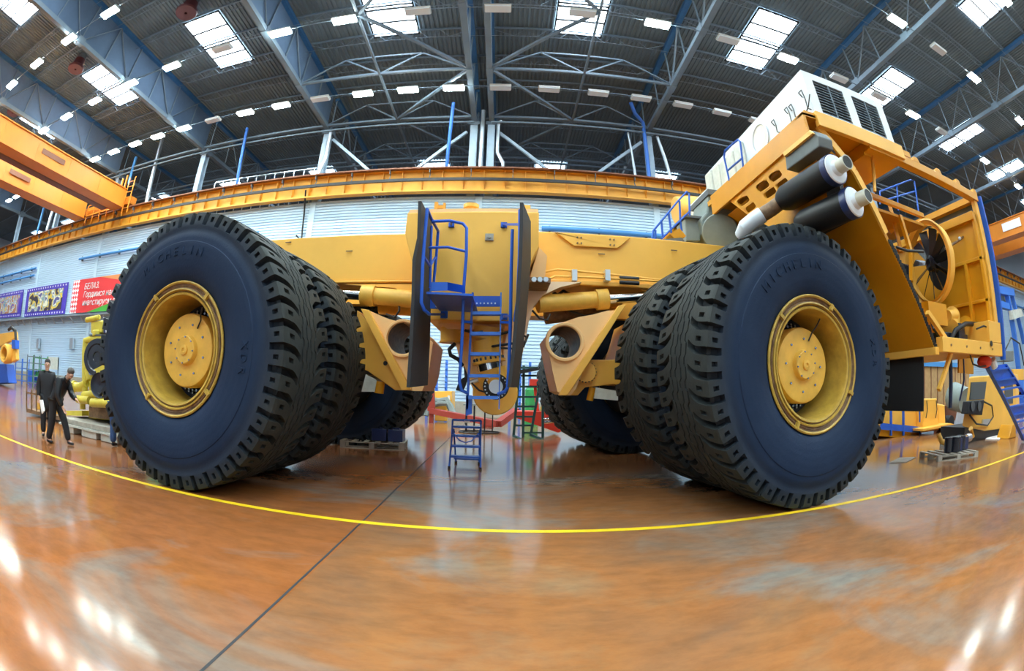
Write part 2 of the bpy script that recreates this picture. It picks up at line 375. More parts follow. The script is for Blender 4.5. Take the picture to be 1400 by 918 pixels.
# struts and bracing of each roof bay
nb = 0
for a, c in zip(TX[:-1], TX[1:]):
    if c-a < 3 or a < -50 or c > 46: continue
    m = (a+c)/2; li = ([x for x in TX if x < -2][::-1].index(c) if c < -1.9 else [x for x in TX if x > -1.8].index(a))
    where = '%s bay to the %s of the middle trusses' % (ORD[li], 'left' if c < -1.9 else 'right')
    mid = li == 0
    for yy, w in ((28.0, 'over the columns'), (22.4, 'beside the rooflight'), (10.8, 'nearer the camera'), (34.2, 'beyond the columns')):
        if not mid and yy in (22.4, 10.8): continue
        t = thing('roof_strut', 'horizontal lattice strut %s, %s' % (w, where), 'roof strut', (m, yy, 20), 'lattice struts between trusses')
        b = MB().bar((a, yy, 20.3), (c, yy, 20.3), .16)
        if yy in (28.0, 34.2): b.bar((a, yy, 19.85), (c, yy, 19.85), .12)
        b.build('chord', 'steel_paint', t)
        if not mid: continue
        q1, q2 = a+(c-a)*.27, a+(c-a)*.73
        MB().bar((a, yy, 20.3), (q1, yy, 21.85), .09).bar((q1, yy, 21.85), (m, yy, 20.3), .09).bar((m, yy, 20.3), (q2, yy, 21.85), .09).bar((q2, yy, 21.85), (c, yy, 20.3), .09).bar((q1, yy, 21.85), (q2, yy, 21.85), .09).build('lattice', 'steel_paint', t)
    if not mid: continue
    t = thing('wind_brace', 'zigzag wind brace at truss bottom level, ' + where, 'roof brace', (m, 22, 20.3), 'wind braces under the roof')
    i_ = c if c < -1.9 else a
    b = MB().bar((m, 28, 20.3), (i_, 22.4, 20.3), .17).bar((i_, 22.4, 20.3), (m, 16.8, 20.3), .17).bar((m, 16.8, 20.3), (i_, 10.8, 20.3), .17).bar((m, 28, 20.3), (i_, 34.2, 20.3), .14)
    b.build('diagonal', 'steel_paint', t)
    MB().bar((m, -5, 20.25), (m, 40, 20.25), .13).build('centre_tie', 'steel_paint', t)
    t = thing('column_brace', 'steel V brace between columns, ' + where, 'brace', (m, 28, 15.7), 'V braces above the crane beam')
    MB().bar((a+.5, 28.68, 19.4), (m-.8, 28.68, 15.6), .2).build('diagonal', 'column_paint', t)
    MB().bar((c-.5, 28.68, 19.4), (m+.8, 28.68, 15.6), .2).build('diagonal', 'column_paint', t)
    if c < -20 or a > 20: continue
# columns
for xx in TX:
    k = (LT if xx < -1.8 else RT).index(xx); sd = side(xx)
    if abs(xx) > 65: continue
    pos = ('%s column of the middle pair' % sd) if k == 0 else '%s column to the %s of the middle pair' % (ORD[k-1], sd)
    t = thing('steel_column', 'pale grey-blue steel column above the crane beam, ' + pos, 'column', (xx, 28.75, 0), 'columns along the back wall')
    w = .25
    b = MB().box(xx-w, xx+w, 28.45, 28.5, 0, 20.15).box(xx-w, xx+w, 29.0, 29.05, 0, 20.15).box(xx-.03, xx+.03, 28.5, 29.0, 0, 20.15)
    b.build('shaft', 'column_paint', t)
    MB().box(xx-.4, xx+.4, 28.4, 29.1, 19.9, 20.2).build('cap_plate', 'steel_paint', t)
# ducts and downpipes by the columns
def pipe(label, pts, r, m, cat='pipe', group='pipes between the columns', name='downpipe'):
    o = MB().path(pts, r).build(name, m); tag(o, label, cat, group)
pipe('silver downpipe right of the middle column pair with a kink', [(-.6, 28.2, 20.1), (-.75, 28.2, 19.7), (-.75, 28.2, 17.4), (-.35, 28.2, 16.6), (-.35, 28.2, 15.7)], .13, 'duct')
pipe('silver duct standing between the two middle columns', [(-1.85, 28.2, 21), (-1.85, 28.2, 15.7)], .16, 'duct')
pipe('bright blue slanting pipe left of the middle columns', [tuple(P(620, 140, 26.5)), tuple(P(610, 234, 28.2))], .12, 'blue_pale')
pipe('bright blue pipe with a bend left of the right column', [tuple(P(862, 140, 27)), tuple(P(868, 155, 27.5)), tuple(P(879, 168, 28)), tuple(P(888, 246, 28.2))], .14, 'blue_pale')
pipe('silver downpipe right of the right column', [(10.6, 28.2, 19.8), (11.0, 28.2, 18), (11.4, 28.2, 15.7)], .12, 'duct')
pipe('thin silver pipe left of the right column', [(8.4, 28.2, 19.8), (8.7, 28.2, 15.7)], .09, 'duct')
pipe('bright blue pipe left of the left column', [tuple(P(338, 175, 27.5)), tuple(P(323, 256, 28.2))], .13, 'blue_pale')
pipe('silver downpipe right of the left column', [(-13.0, 28.2, 19.8), (-13.0, 28.2, 17.5), (-13.3, 28.2, 16.6), (-13.3, 28.2, 15.7)], .14, 'duct')
pipe('silver duct behind the crane end, left of the second left column', [tuple(P(222, 190, 28.25)), tuple(P(200, 278, 28.25))], .2, 'duct')
pipe('dark blue pipe behind the crane end', [tuple(P(186, 215, 28)), tuple(P(176, 252, 28))], .15, 'wall_blue_pipe')
pipe('dark blue pipe below the crane girders at left', [tuple(P(62, 278, 29)), tuple(P(50, 322, 29))], .18, 'wall_blue_pipe')
pipe('silver duct with a fork below the crane girders at left', [tuple(P(74, 282, 28.6)), tuple(P(62, 322, 28.6))], .22, 'duct')
# runway beam
t = thing('crane_runway_beam', 'long yellow crane runway beam along the top of the back wall', 'crane beam', (0, 27.7, 14.1))
MB().box(XL, XR, 27.62, 27.68, 14.2, 15.6).box(XL, XR, 27.4, 27.9, 14.1, 14.2).box(XL, XR, 27.35, 27.95, 15.6, 15.68).build('girder', 'beam_yellow', t)
b = MB(); x = -80
while x < 80: b.box(x-.02, x+.02, 27.38, 27.62, 14.2, 15.6); x += 1.33
b.build('stiffener', 'beam_yellow', t, kind='stuff')
MB().box(XL, XR, 27.05, 27.35, 15.62, 15.72).build('walkway_edge', 'rail_brown', t)
MB().box(XL, XR, 27.6, 27.7, 15.7, 15.86).build('crane_rail', 'steel_paint', t)
MB().box(XL, XR, 27.1, 27.22, 14.72, 14.92).build('conductor_rail', 'black', t)
b = MB(); x = -79.5
while x < 80: b.bar((x, 27.4, 15.3), (x, 27.15, 14.85), .05).box(x-.02, x+.02, 27.1, 27.4, 15.3, 15.6); x += 2.66
b.build('conductor_bracket', 'steel_dark', t, kind='stuff')
b = MB()
for zz in (16.9, 16.4): b.bar((-23, 28.45, zz), (-13.8, 28.45, zz), .05)
for k in range(12): b.bar((-23+k*.83, 28.45, 14.0), (-23+k*.83, 28.45, 16.9), .05)
tag(b.build('walkway_railing', 'duct'), 'pale walkway railing on top of the crane beam left of the left column', 'railing')
# conduits / light rails and lamps
def lamp(xx, yy, lit, label, group):
    t = thing('hall_lamp', label, 'ceiling lamp', (xx, yy, 20), group)
    MB().box(xx-.66, xx+.66, yy-.27, yy+.27, 20.0, 20.11).build('housing', 'lamp_housing', t)
    MB().box(xx-.63, xx+.63, yy-.25, yy+.25, 19.93, 20.0).build('diffuser', 'lamp_glass' if lit else 'lamp_dull', t)
rows = [(24, [-57, -54.6, -52.3, -36.4, -33.4, -30.3, -27.4, -24.4, -18.4, -15.4, -9.4, -6.4, -3.5], [-21.4, -12.4, -.6, 2.4, 5.5, 8.3, 11.2, 14.1, 17.0], 'farthest row'),
        (16.75, [-48.9, -44.9, -40.9, -36.9, -32.9, -28.8, -24.6, -20.5, -12.4, -8.6, 7.4, 15.5, 27.3, 39.1, 47.5], [-16.4, -4.7, -.7, 3.5, 11.5, 19.6, 23.4, 31.3], 'second farthest row'),
        (10, [-45.7, -41.7, -37.7, -33.6, -29.5, -25.3, -21.1, -13, -4.8, 3.5, 11.5, 19.6, 28, 36, 44], [23.6, 15.4], 'third farthest row'),
        (3, [-40, -32, -24, -16, -8, 0, 8, 16, 24, 32, 40], [], 'row overhead'),
        (-5, [-40, -32, -24, -16, -8, 0, 8, 16, 24, 32, 40], [], 'row behind the camera'),
        (-13, [-40, -32, -24, -16, -8, 0, 8, 16, 24, 32, 40], [], 'row nearest the front wall')]
for yy, lit, dull, nm in rows:
    tag(MB().bar((-60, yy, 20.12), (50, yy, 20.12), .04).build('lamp_rail', 'steel_paint'), 'thin lamp rail under the roof carrying the %s of lamps' % nm, 'lamp rail', 'lamp rails')
    for i, xx in enumerate(sorted(lit)): lamp(xx, yy, True, 'lit white hall lamp, %s from the left in the %s' % (ORD[i], nm), 'lit hall lamps')
    for i, xx in enumerate(sorted(dull)): lamp(xx, yy, False, 'unlit pale hall lamp, %s unlit from the left, %s' % (ORD[i], nm), 'unlit hall lamps')
# round dark red roof ventilators
for (px, py, w) in ((254, 18, 'beside the upper left rooflight'), (103, 95, 'beside the second rooflight from the left'), (17, 155, 'above the orange crane')):
    q = PZ(px, py, 22.6)
    t = thing('roof_fan', 'round dark red roof fan ' + w, 'fan', tuple(q), 'round red roof fans')
    MB().lathe([(0, .1), (0, .75), (.15, .8), (.3, .6), (.9, .5)], q, (0, 0, 1), 24).build('hood', 'fan_red', t)
    MB().tube(q+Vector((0, 0, .9)), q+Vector((0, 0, 1.3)), .5).build('duct', 'steel_dark', t)
# blue wall pipes
def wp(label, x0, x1, z, r=.12, extra=None):
    t = thing('wall_pipe', label, 'pipe', (x0, 28.1, z), 'blue pipes on the back wall')
    MB().tube((x0, 28.05, z), (x1, 28.05, z), r).build('tube', 'wall_blue_pipe', t)
    b = MB(); k = x0+.5
    while k < x1: b.box(k-.05, k+.05, 28.05, 28.3, z-.2, z+.2); k += 3.2
    b.build('bracket', 'steel_dark', t)
wp('blue pipe on the back wall above the left tyre', -40.4, -17.5, 12.0)
wp('upper blue pipe on the back wall at the far left', -75, -50.7, 12.1)
wp('lower blue pipe on the back wall at the far left', -75, -50.9, 11.3)
wp('thick blue pipe on the wall above the right frame beam', 2.2, 22, 11.85, .16)
wp('blue pipe on the back wall at the far right', 30, 70, 11.9)
pipe('black cable hanging down the wall left of the tank box', [tuple(P(418, 260, 27.2)), tuple(P(416, 290, 28.1)), tuple(P(412, 330, 28.1)), tuple(P(405, 322, 28))], .06, 'black', 'cable', None, 'hanging_cable')
# banners with a ledge
def banner(label, x0, x1, z0, z1, m, border=None):
    t = thing('wall_banner', label, 'banner', (x0, 28.2, z0), 'banners on the back wall')
    if border:
        MB().box(x0, x1, 28.16, 28.2, z0, z1).build('border', border, t); MB().box(x0+.9, x1-.9, 28.12, 28.16, z0+.5, z1-.5).build('picture', m, t)
        b = MB(); k = x0+.25
        while k < x1: b.box(k, k+.16, 28.14, 28.16, z1-.28, z1-.12).box(k, k+.16, 28.14, 28.16, z0+.12, z0+.28); k += .6
        b.build('dot_edge', 'white_ink', t)
    return t
banner('purple bordered photo banner at the far left edge of the wall', -64, -53.6, 6.9, 9.95, 'collage_mixed', 'banner_purple')
bn = banner('purple bordered banner with gold machine pictures, left of the red one', -52.4, -42, 6.8, 9.9, 'collage_gold', 'banner_purple')
t = banner('red banner with white lettering beside the left tyre', -40.9, -24, 6.8, 9.95, None)
MB().box(-39.6, -24, 28.16, 28.2, 6.8, 9.95).build('panel', 'banner_red', t); MB().box(-40.9, -39.6, 28.16, 28.2, 6.8, 9.95).build('folk_strip', 'folk_pattern', t)
MB().prism([(-37.5, 28.15, 6.8), (-24, 28.15, 6.8), (-24, 28.15, 8.6), (-31, 28.15, 8.0)], (0, -.01, 0)).build('green_wave', 'banner_green', t)
MB().prism([(-36, 28.145, 9.95), (-24, 28.145, 9.95), (-24, 28.145, 9.0), (-31, 28.145, 9.2)], (0, -.01, 0)).build('gold_wave', 'banner_gold', t)
rx = Matrix.Rotation(PI/2, 3, 'X')
for s_, zz in (('БЕЛАЗ.', 8.95), ('Гордимся настоящим,', 8.2), ('инвестируем в будущее', 7.45)):
    text('lettering', s_, .78, (-38.6, 28.13, zz), rx, 'white_ink', t, .006)
b = MB().box(-75, -22, 27.5, 28.3, 6.45, 6.58); k = -74
while k < -22: b.bar((k, 27.6, 6.45), (k, 28.25, 5.9), .08); k += 2
tag(b.build('wall_ledge', 'duct'), 'narrow pale service ledge on brackets under the wall banners', 'ledge')
for (px, py, w) in ((98, 470, 'below the red banner'), (52, 470, 'behind the standing man')):
    q = P(px, py, 28)
    tag(MB().box(q.x-.3, q.x+.3, 27.9, 28.2, q.z-.5, q.z+.5).build('junction_box', 'duct'), 'small grey electrical box on the wall ' + w, 'electrical box', 'wall boxes')
# overhead cranes
def girder(t, x0, x1, y0, y1, z0, z1, name='girder'):
    b = MB().box(x0, x1, y0, y1, z0+.08, z1-.08).box(x0-.12, x1+.12, y0, y1, z0, z0+.08).box(x0-.12, x1+.12, y0, y1, z1-.08, z1)
    y = y0+1
    while y < y1: b.box(x1, x1+.03, y-.04, y+.04, z0, z1); y += 4
    return b.build(name, 'crane_orange', t)
t = thing('overhead_crane', 'orange double girder overhead crane at upper left', 'crane', (-36, 27.6, 15.8))
girder(t, -34.2, -32.7, YB+2, 26.6, 15.5, 17.25); girder(t, -40.8, -39.2, YB+2, 26.6, 15.5, 17.25)
MB().box(-35.3, -34.2, YB+2, 26, 15.5, 15.62).build('walkway', 'rail_brown', t)
MB().box(-41.5, -32.0, 26.9, 27.7, 15.9, 16.6).build('end_carriage', 'crane_orange', t)
MB().box(-32.66, -32.64, 15.5, 18.3, 16.3, 16.7).build('nameplate', 'rail_brown', t)
MB().box(-39.06, -39.04, 15.5, 18.3, 16.3, 16.7).build('nameplate', 'rail_brown', t)
b = MB()
for zz in (15.6, 16.1, 16.6): b.bar((-38.6, 26.5, zz), (-33.8, 26.5, zz), .09)
for k in range(5): b.bar((-38.6+k*1.2, 26.5, 14.9), (-38.6+k*1.2, 26.5, 16.6), .08)
b.build('railing', 'crane_orange', t)
b = MB()
for xx in (-31.8, -32.6): b.bar((xx, 26.6, 14.9), (xx, 26.6, 18.3), .08)
for zz in (15.4, 15.9, 16.4, 16.9, 17.4, 17.9): b.bar((-31.8, 26.6, zz), (-32.6, 26.6, zz), .05)
b.bar((-33.4, 26.8, 17.2), (-33.4, 26.8, 18.8), .14).bar((-34, 26.8, 17.2), (-34, 26.8, 18.6), .14)
b.build('access_ladder', 'crane_orange', t)
t = thing('overhead_crane', 'orange overhead crane behind the radiator frame at right', 'crane', (54, 24, 15.8))
girder(t, 52.5, 54.2, YB+2, 26.6, 15.6, 17.4); girder(t, 47.2, 48.6, YB+2, 26.6, 15.6, 17.4)
MB().box(46.5, 55, 26.9, 27.7, 15.9, 16.6).build('end_carriage', 'crane_orange', t)
o = MB().box(47.1, 47.18, 17.6, 20.4, 16.2, 17.0).build('nameplate', 'white_ink', t)

# ================================================================== THE TRUCK CHASSIS
truck = thing('haul_truck_chassis', 'giant yellow mining truck chassis with four pairs of huge tyres, unfinished front end', 'truck', (0, 9.8, 0))
NL = 42
def tyre_mesh():
    S = [(.00, 1, 0), (.045, 0, 0), (.24, 0, 0), (.27, 0, 1), (.42, 0, 1), (.45, 0, 0), (.70, 0, 0), (.74, 1, 0), (.88, 1, 0)]   # position in the pitch, groove?, notch?
    half = [  # |y|, r, groove dy, groove dr, notch depth (dy, dr), shift
        (.50, .90, 0, 0, 0, 0), (.56, .93, 0, 0, 0, 0), (.64, 1.02, 0, 0, 0, 0), (.70, 1.18, 0, 0, 0, 0), (.727, 1.35, 0, 0, 0, 0), (.732, 1.50, 0, 0, 0, 0), (.730, 1.535, 0, 0, 0, 0), (.720, 1.545, 0, 0, 0, 0), (.715, 1.60, 0, 0, 0, 0),
        (.712, 1.665, 0, 0, 0, 0), (.700, 1.68, 0, 0, 0, 0), (.698, 1.74, 0, 0, 0, 0), (.705, 1.765, 0, 0, 0, 0), (.705, 1.79, .0, .0, 0, 0), (.705, 1.80, .10, 0, 0, 0), (.70, 1.85, .12, 0, 0, 0), (.698, 1.855, .12, 0, .06, 0), (.693, 1.925, .13, .01, .06, 0), (.692, 1.93, .13, .01, 0, 0),
        (.675, 1.985, .11, .06, 0, 0), (.652, 1.998, .07, .10, 0, .01), (.60, 2.003, 0, .12, 0, .02), (.55, 2.006, 0, .12, 0, .03), (.545, 2.006, 0, .12, -1, .03), (.43, 2.010, 0, .12, -1, .07), (.425, 2.010, 0, .12, 0, .07), (.36, 2.013, 0, .12, 0, .13), (.30, 2.013, 0, .11, 0, .21), (.265, 2.014, 0, .10, 0, .27), (.245, 2.014, 0, .0, 0, .30),
        (.205, 2.015, 0, 0, 0, .30), (.20, 2.015, 0, 0, -2, .30), (.175, 2.015, 0, 0, -2, .30), (.17, 2.015, 0, 0, 0, .30), (.072, 2.015, 0, 0, 0, .30), (.067, 2.015, 0, 0, -2, .30), (.045, 2.015, 0, 0, -2, .30), (.04, 2.016, 0, 0, 0, .30)]
    rows = [(-a,)+tuple(t) for a, *t in half]+[(a,)+tuple(t) for a, *t in half[::-1]]
    vs, nr, nc = [], len(rows), NL*len(S)
    for (y, r, gy, gr, nt, sh) in rows:
        sg = 1 if y > 0 else -1
        for k in range(NL):
            for (s, g, no) in S:
                dy = gy*g; dr = gr*g; yy = y
                if nt > 0 and no: dy += nt
                if nt == -1 and no: dr += .06
                if nt == -2: dr += .04
                if abs(y) < .24: yy = y+.020*(1 if s < .4 else -1)
                th = 2*PI*(k+s+sh*(1.5)+(.5 if sg > 0 else 0))/NL
                rr = r-dr; yy = yy-sg*dy
                vs.append((rr*sin(th), yy, rr*cos(th)))
    fs = [(i*nc+j, i*nc+(j+1) % nc, (i+1)*nc+(j+1) % nc, (i+1)*nc+j) for i in range(nr-1) for j in range(nc)]
    # inner liner ring so that the tyre is a closed body
    n0 = 0; n1 = (nr-1)*nc
    fs += [(n0+j, n1+j, n1+(j+1) % nc, n0+(j+1) % nc) for j in range(nc)]
    b = MB(); b.add(vs, fs, True); return b
def make_wheel(full):
    """local: axle along Y, outer face towards -Y"""
    b = MB(); b.lathe([(-.50, .895), (-.57, .935), (-.615, .975), (-.635, .975), (-.645, .955), (-.63, .935)], (0, 0, 0), (0, 1, 0), 96)
    b.lathe([(-.60, .865), (-.625, .865), (-.63, .845), (-.59, .83)], (0, 0, 0), (0, 1, 0), 96)
    b.lathe([(-.59, .815), (-.61, .805), (-.60, .775), (-.56, .762), (-.2, .755), (.5, .75), (.56, .90)], (0, 0, 0), (0, 1, 0), 96)
    rim = b.build('wheel', 'rim_yellow', None)
    ty = tyre_mesh().build('tyre', 'rubber', None); ty.parent = rim
    if not full: return rim
    o = MB().lathe([(-.63, .935), (-.60, .925), (-.598, .905), (-.612, .90), (-.598, .885), (-.60, .865)], (0, 0, 0), (0, 1, 0), 96).lathe([(-.59, .83), (-.605, .822), (-.59, .815)], (0, 0, 0), (0, 1, 0), 96).build('lock_ring', 'rust_ring'); o.parent = rim
    for a in (35, 125, 215, 320):
        c = Vector((sin(radians(a))*.92, -.635, cos(radians(a))*.92)); d = Vector((sin(radians(a)), 0, cos(radians(a))))
        o = MB().bar(c-d*.05, c+d*.05, .05, .05, (0, 1, 0)).build('rim_clip', 'rim_yellow'); o.parent = rim
    # hub
    o = MB().lathe([(-.05, .55), (-.30, .55), (-.335, .53), (-.345, .49), (-.33, .28), (-.33, .225), (-.40, .205), (-.41, .19), (-.40, .075), (-.425, .07), (-.43, .03), (-.41, .02)], (0, 0, 0), (0, 1, 0), 64).lathe([(-.41, .02), (-.41, 0.001)], (0, 0, 0), (0, 1, 0), 12).build('hub_disc', 'hub_yellow'); o.parent = rim
    bb = MB()
    for k in range(8):
        a = 2*PI*k/8+.2; c = Vector((sin(a)*.38, -.34, cos(a)*.38)); bb.tube(c, c+Vector((0, -.018, 0)), .018, n=6)
    for k in range(8):
        a = 2*PI*k/8; c = Vector((sin(a)*.19, -.405, cos(a)*.19)); bb.tube(c, c+Vector((0, -.015, 0)), .013, n=6)
    o = bb.build('hub_bolt', 'bolt', kind='stuff'); o.parent = rim
    o = MB().lathe([(.1, .001), (.1, .75)], (0, 0, 0), (0, 1, 0), 64).lathe([(-.05, .52), (.1, .66)], (0, 0, 0), (0, 1, 0), 64).build('drum', 'black_gloss'); o.parent = rim
    bb = MB()
    for k in range(44):
        for r_, e in ((.64, 0), (.585, .5)):
            a = 2*PI*(k+e)/44; c = Vector((sin(a)*r_, .06 if r_ > .6 else 0, cos(a)*r_)); bb.tube(c, c+Vector((0, -.06, 0)), .02, n=6)
    o = bb.build('drum_bolt', 'bolt', kind='stuff'); o.parent = rim
    o = MB().path([(.18, -.345, .33), (.26, -.38, .45), (.30, -.45, .52), (.36, -.5, .62)], .012, 6).build('inflation_hose', 'black'); o.parent = rim
    return rim
wf = make_wheel(True)
# raised maker's lettering on the sidewall
def arc_text(s, r, start, step, size, par):
    for i, ch in enumerate(s):
        if ch == ' ': continue
        a = radians(start+i*step)
        R3 = Matrix.Rotation(a, 3, 'Y') @ Matrix.Rotation(PI/2, 3, 'X')
        yy = -.712 if r < 1.3 else -.729
        o = text('lettering', ch, size, (sin(a)*r, yy, cos(a)*r), R3, 'rubber', None, .012, 'CENTER'); o.parent = par; o['kind'] = 'stuff'
arc_text('MICHELIN', 1.34, -38, 7.2, .19, wf); arc_text('XDR', 1.36, 84, 6.5, .16, wf)
wp_ = make_wheel(False); wp_.data.name = 'inner_wheel'
def put(w, base, loc, yaw, spin, label=None):
    c = copy_tree(w, truck); c.location = Vector(loc)-OFF[truck.name]; c.rotation_euler = (0, spin, 0)
    c.rotation_mode = 'XYZ'; c.matrix_local = Matrix.Translation(c.location) @ Matrix.Rotation(yaw, 4, 'Z') @ Matrix.Rotation(spin, 4, 'Y')
    if label: c['label'] = label
    return c
LX, RX, WY = -4.60, 4.22, 5.95
def axle(x0, yaw, spin, sd):
    dv = Vector((-sin(yaw), cos(yaw), 0)); o = Vector((x0, WY, 2.0))
    put(wf, None, o, yaw, spin, 'outer %s wheel, yellow rim with domed hub' % sd)
    put(wp_, None, o+dv*1.68, yaw, spin+.07)
    put(wp_, None, o+dv*6.75, yaw, .1)
    c = put(wp_, None, o+dv*8.4, yaw, .3)
    MB().tube(o+dv*1.1, o+dv*8.0, .62, n=32).build('axle_housing', 'black', truck)  # black colour puts the shadow under the truck into the housing
    MB().tube(o+dv*2.3, o+dv*6.1, .98, n=32).build('motor_drum', 'black', truck)  # drum blackened too, underside shade put into its colour
    return dv
dL = axle(LX, radians(-3), radians(4), 'left')
dR = axle(RX, radians(7.6), radians(-9), 'right')
for w_ in (wf, wp_):
    for ch in list(w_.children): bpy.data.objects.remove(ch)
    bpy.data.objects.remove(w_)

def part(b, name, m, **k): return b.build(name, m, truck, **k)
def poly(pts, Y, depth): return MB().prism([P(x, y, Y) for x, y in pts], (0, depth, 0))
# --- frame
YR = 9.0
zt, zb = 4.74, 3.74
part(MB().box(-8.2, -1.6, YR, YR+.75, zb, zt).box(-8.2, -1.6, YR-.06, YR+.8, zb-.05, zb), 'frame_rail', 'yellow', bevel=.02)
part(MB().box(-8.2, -1.6, 11.6, 12.35, zb, zt), 'frame_rail', 'yellow')
rr_ = MB().prism([(.55, YR, 4.82), (8.6, YR, 4.82), (8.6, YR, 3.2), (3.6, YR, 3.1), (2.7, YR, 3.72), (.55, YR, 3.82)], (0, .75, 0)).box(.5, 3.0, YR-.10, YR+.8, 3.70, 3.80)
part(rr_, 'frame_rail', 'yellow', bevel=.02)
part(MB().box(.55, 8.6, 11.6, 12.35, 3.5, 4.82), 'frame_rail', 'yellow')
part(MB().box(-7.9, -6.2, 9.7, 11.7, 3.8, 4.6), 'cross_member', 'yellow').name
part(MB().box(2.2, 2.9, 9.7, 11.7, 3.8, 4.5), 'cross_member', 'yellow')
part(MB().prism([(.95, YR-.02, 4.78), (1.0, YR-.02, 4.78), (1.35, YR-.02, 4.52), (2.25, YR-.02, 4.52), (2.55, YR-.02, 4.78)], (0, -.04, 0)), 'rail_plate', 'yellow', bevel=.01)
b = MB()
for xx in (1.42, 1.5, 2.1, 2.18):
    for zz in (4.58, 4.7): b.tube((xx, YR-.06, zz), (xx, YR-.08, zz), .018, n=8)
part(b, 'plate_bolt', 'rust_ring', kind='stuff')
part(MB().path([(.5, 8.85, 3.86), (1.0, 8.8, 3.97), (2.9, 8.8, 3.88), (4.0, 8.8, 3.86)], .022, 8).path([(-.2, 8.2, 3.1), (.95, 8.75, 3.82), (2.9, 8.75, 3.83), (4.0, 8.75, 3.80)], .022, 8), 'hydraulic_pipe', 'yellow')
for px in (785, 830):
    q = P(px, 378, 8.78); part(MB().box(q.x-.05, q.x+.05, 8.7, 8.88, q.z-.1, q.z+.12), 'pipe_clamp', 'duct')
q = P(847, 380, 8.76); part(MB().tube(q, q+Vector((.4, 0, 0)), .04, n=10).tube(q+Vector((0, 0, -.09)), q+Vector((.4, 0, -.09)), .04, n=10), 'hose_joint', 'black')
b = MB()
for (px, py) in ((395, 332), (478, 344), (822, 348), (921, 343)):
    q = P(px, py, YR-.01); b.bar(q+Vector((-.07, -.03, 0)), q+Vector((.07, -.03, 0)), .02)
part(b, 'lifting_mark', 'rust_ring', kind='stuff')
# --- transverse tank box
YB1 = 7.6
box_pts = [(557, 291), (737, 290), (737, 338), (724, 362), (716, 385), (700, 440), (585, 438), (566, 370), (553.5, 320)]
part(poly(box_pts, YB1, 5.2), 'transverse_beam', 'yellow', bevel=.02)
part(poly([(561, 287), (736, 286), (736, 291), (558, 291.5)], YB1+.02, 5.1), 'tank_lid', 'yellow_primer')
q = P(644, 289, 7.9); part(MB().lathe([(0, .10), (.05, .11), (.05, .14), (.12, .14), (.13, .1), (.13, .001)], q, (0, 0, 1), 24), 'filler_cap', 'yellow')
q = P(600, 287, 7.9); part(MB().box(q.x-.08, q.x-.02, 7.85, 7.95, q.z, q.z+.14).box(q.x-.06, q.x+.12, 7.87, 7.93, q.z+.02, q.z+.08).box(q.x+.08, q.x+.12, 7.85, 7.95, q.z-.02, q.z+.12), 'breather_valve', 'beam_yellow')
q = P(718, 286, 7.9); part(MB().box(q.x-.09, q.x+.09, 7.8, 8, q.z-.05, q.z+.04), 'lid_lug', 'yellow')
q = P(669, 324, YB1-.03); part(MB().box(q.x-.07, q.x+.07, YB1-.03, YB1, q.z-.06, q.z+.06).tube(q, q+Vector((0, -.03, 0)), .03, n=10), 'tank_plug', 'pallet_wood')
part(poly([(737, 338), (748, 350), (745, 381), (724, 381)], 8.0, .9), 'gusset_bracket', 'yellow_primer')
b = MB()
for px in (730, 738, 746):
    q = P(px, 383, 7.9); b.tube(q, q+Vector((0, -.05, 0)), .045, n=10)
part(MB().box(P(727, 383, 7.9).x-.05, P(749, 383, 7.9).x+.05, 7.9, 8.6, P(727, 386, 7.9).z, P(727, 379, 7.9).z), 'bolt_plate', 'rust_ring'); part(b, 'bolt', 'duct', kind='stuff')
# pale curved webs running from the rails down to the swivel
def curved_plate(pxs, Y, d, nm, m='yellow_primer', **k):
    return part(poly(pxs, Y, d), nm, m, **k)
curved_plate([(700, 385), (795, 386), (765, 393), (742, 404), (730, 419), (723, 441), (717, 474), (716, 478), (706, 520), (694, 560), (680, 562), (690, 470), (698, 440)], 8.6, .25, 'swivel_web', 'primer_pale')
curved_plate([(470, 389), (600, 389), (600, 437), (585, 437), (575, 425), (560, 405), (540, 394)], 8.95, .2, 'swivel_web', 'yellow')
# under the box: stepped flange and tapered body with round tongue
part(poly([(588, 438), (702, 440), (701, 446), (690, 446), (690, 450), (612, 450), (597, 441)], 7.9, 3.0), 'under_flange', 'yellow_primer')
part(poly([(618, 452), (705, 448), (702, 470), (700, 505), (698, 545), (692, 558), (680, 563), (665, 560), (652, 545), (641, 520), (628, 490)], 8.7, .9), 'swivel_body', 'yellow_primer', bevel=.03)
q = P(677, 537, 8.3); part(MB().tube(q, q+Vector((0, .45, 0)), .40, n=40), 'swivel_tongue', 'yellow', bevel=.02)
for (px, w, nm) in ((617, 13, 'yellow'),):
    a, c = P(px, 448, 8.1), P(px, 467, 8.1)
    part(MB().tube(a, c, .19, n=24), 'mount_boss', nm); part(MB().tube(c, c-Vector((0, 0, .03)), .21, n=24), 'mount_flange', 'beam_yellow')
a, c = P(668, 449, 8.0), P(666, 466, 8.0); part(MB().tube(a, c, .26, n=24), 'mount_boss', 'yellow'); part(MB().tube(P(640, 449, 8.2), P(640, 462, 8.2), .15, n=16), 'mount_boss', 'beam_yellow')
a, c, d, e = P(664, 466, 7.9), P(669, 497, 7.9), P(671, 506, 7.9), P(677, 526, 7.9)
part(MB().tube(a, c, .235, .235, 32).tube(c-(c-a)*.12, c, .28, n=32), 'suspension_cylinder', 'yellow'); part(MB().tube(c, d, .215, n=32), 'suspension_rod', 'chrome')
part(MB().tube(d, e, .26, .24, 32), 'rod_end', 'yellow')
b = MB()
for k in range(18):
    aa = 2*PI*k/18; v = Vector((cos(aa)*.25, sin(aa)*.25, 0)); ax_ = (c-a).normalized(); v = v-ax_*v.dot(ax_)
    b.tube(c-ax_*.1+v, c-ax_*.0+v, .018, n=6)
part(b, 'flange_bolt', 'bolt', kind='stuff')
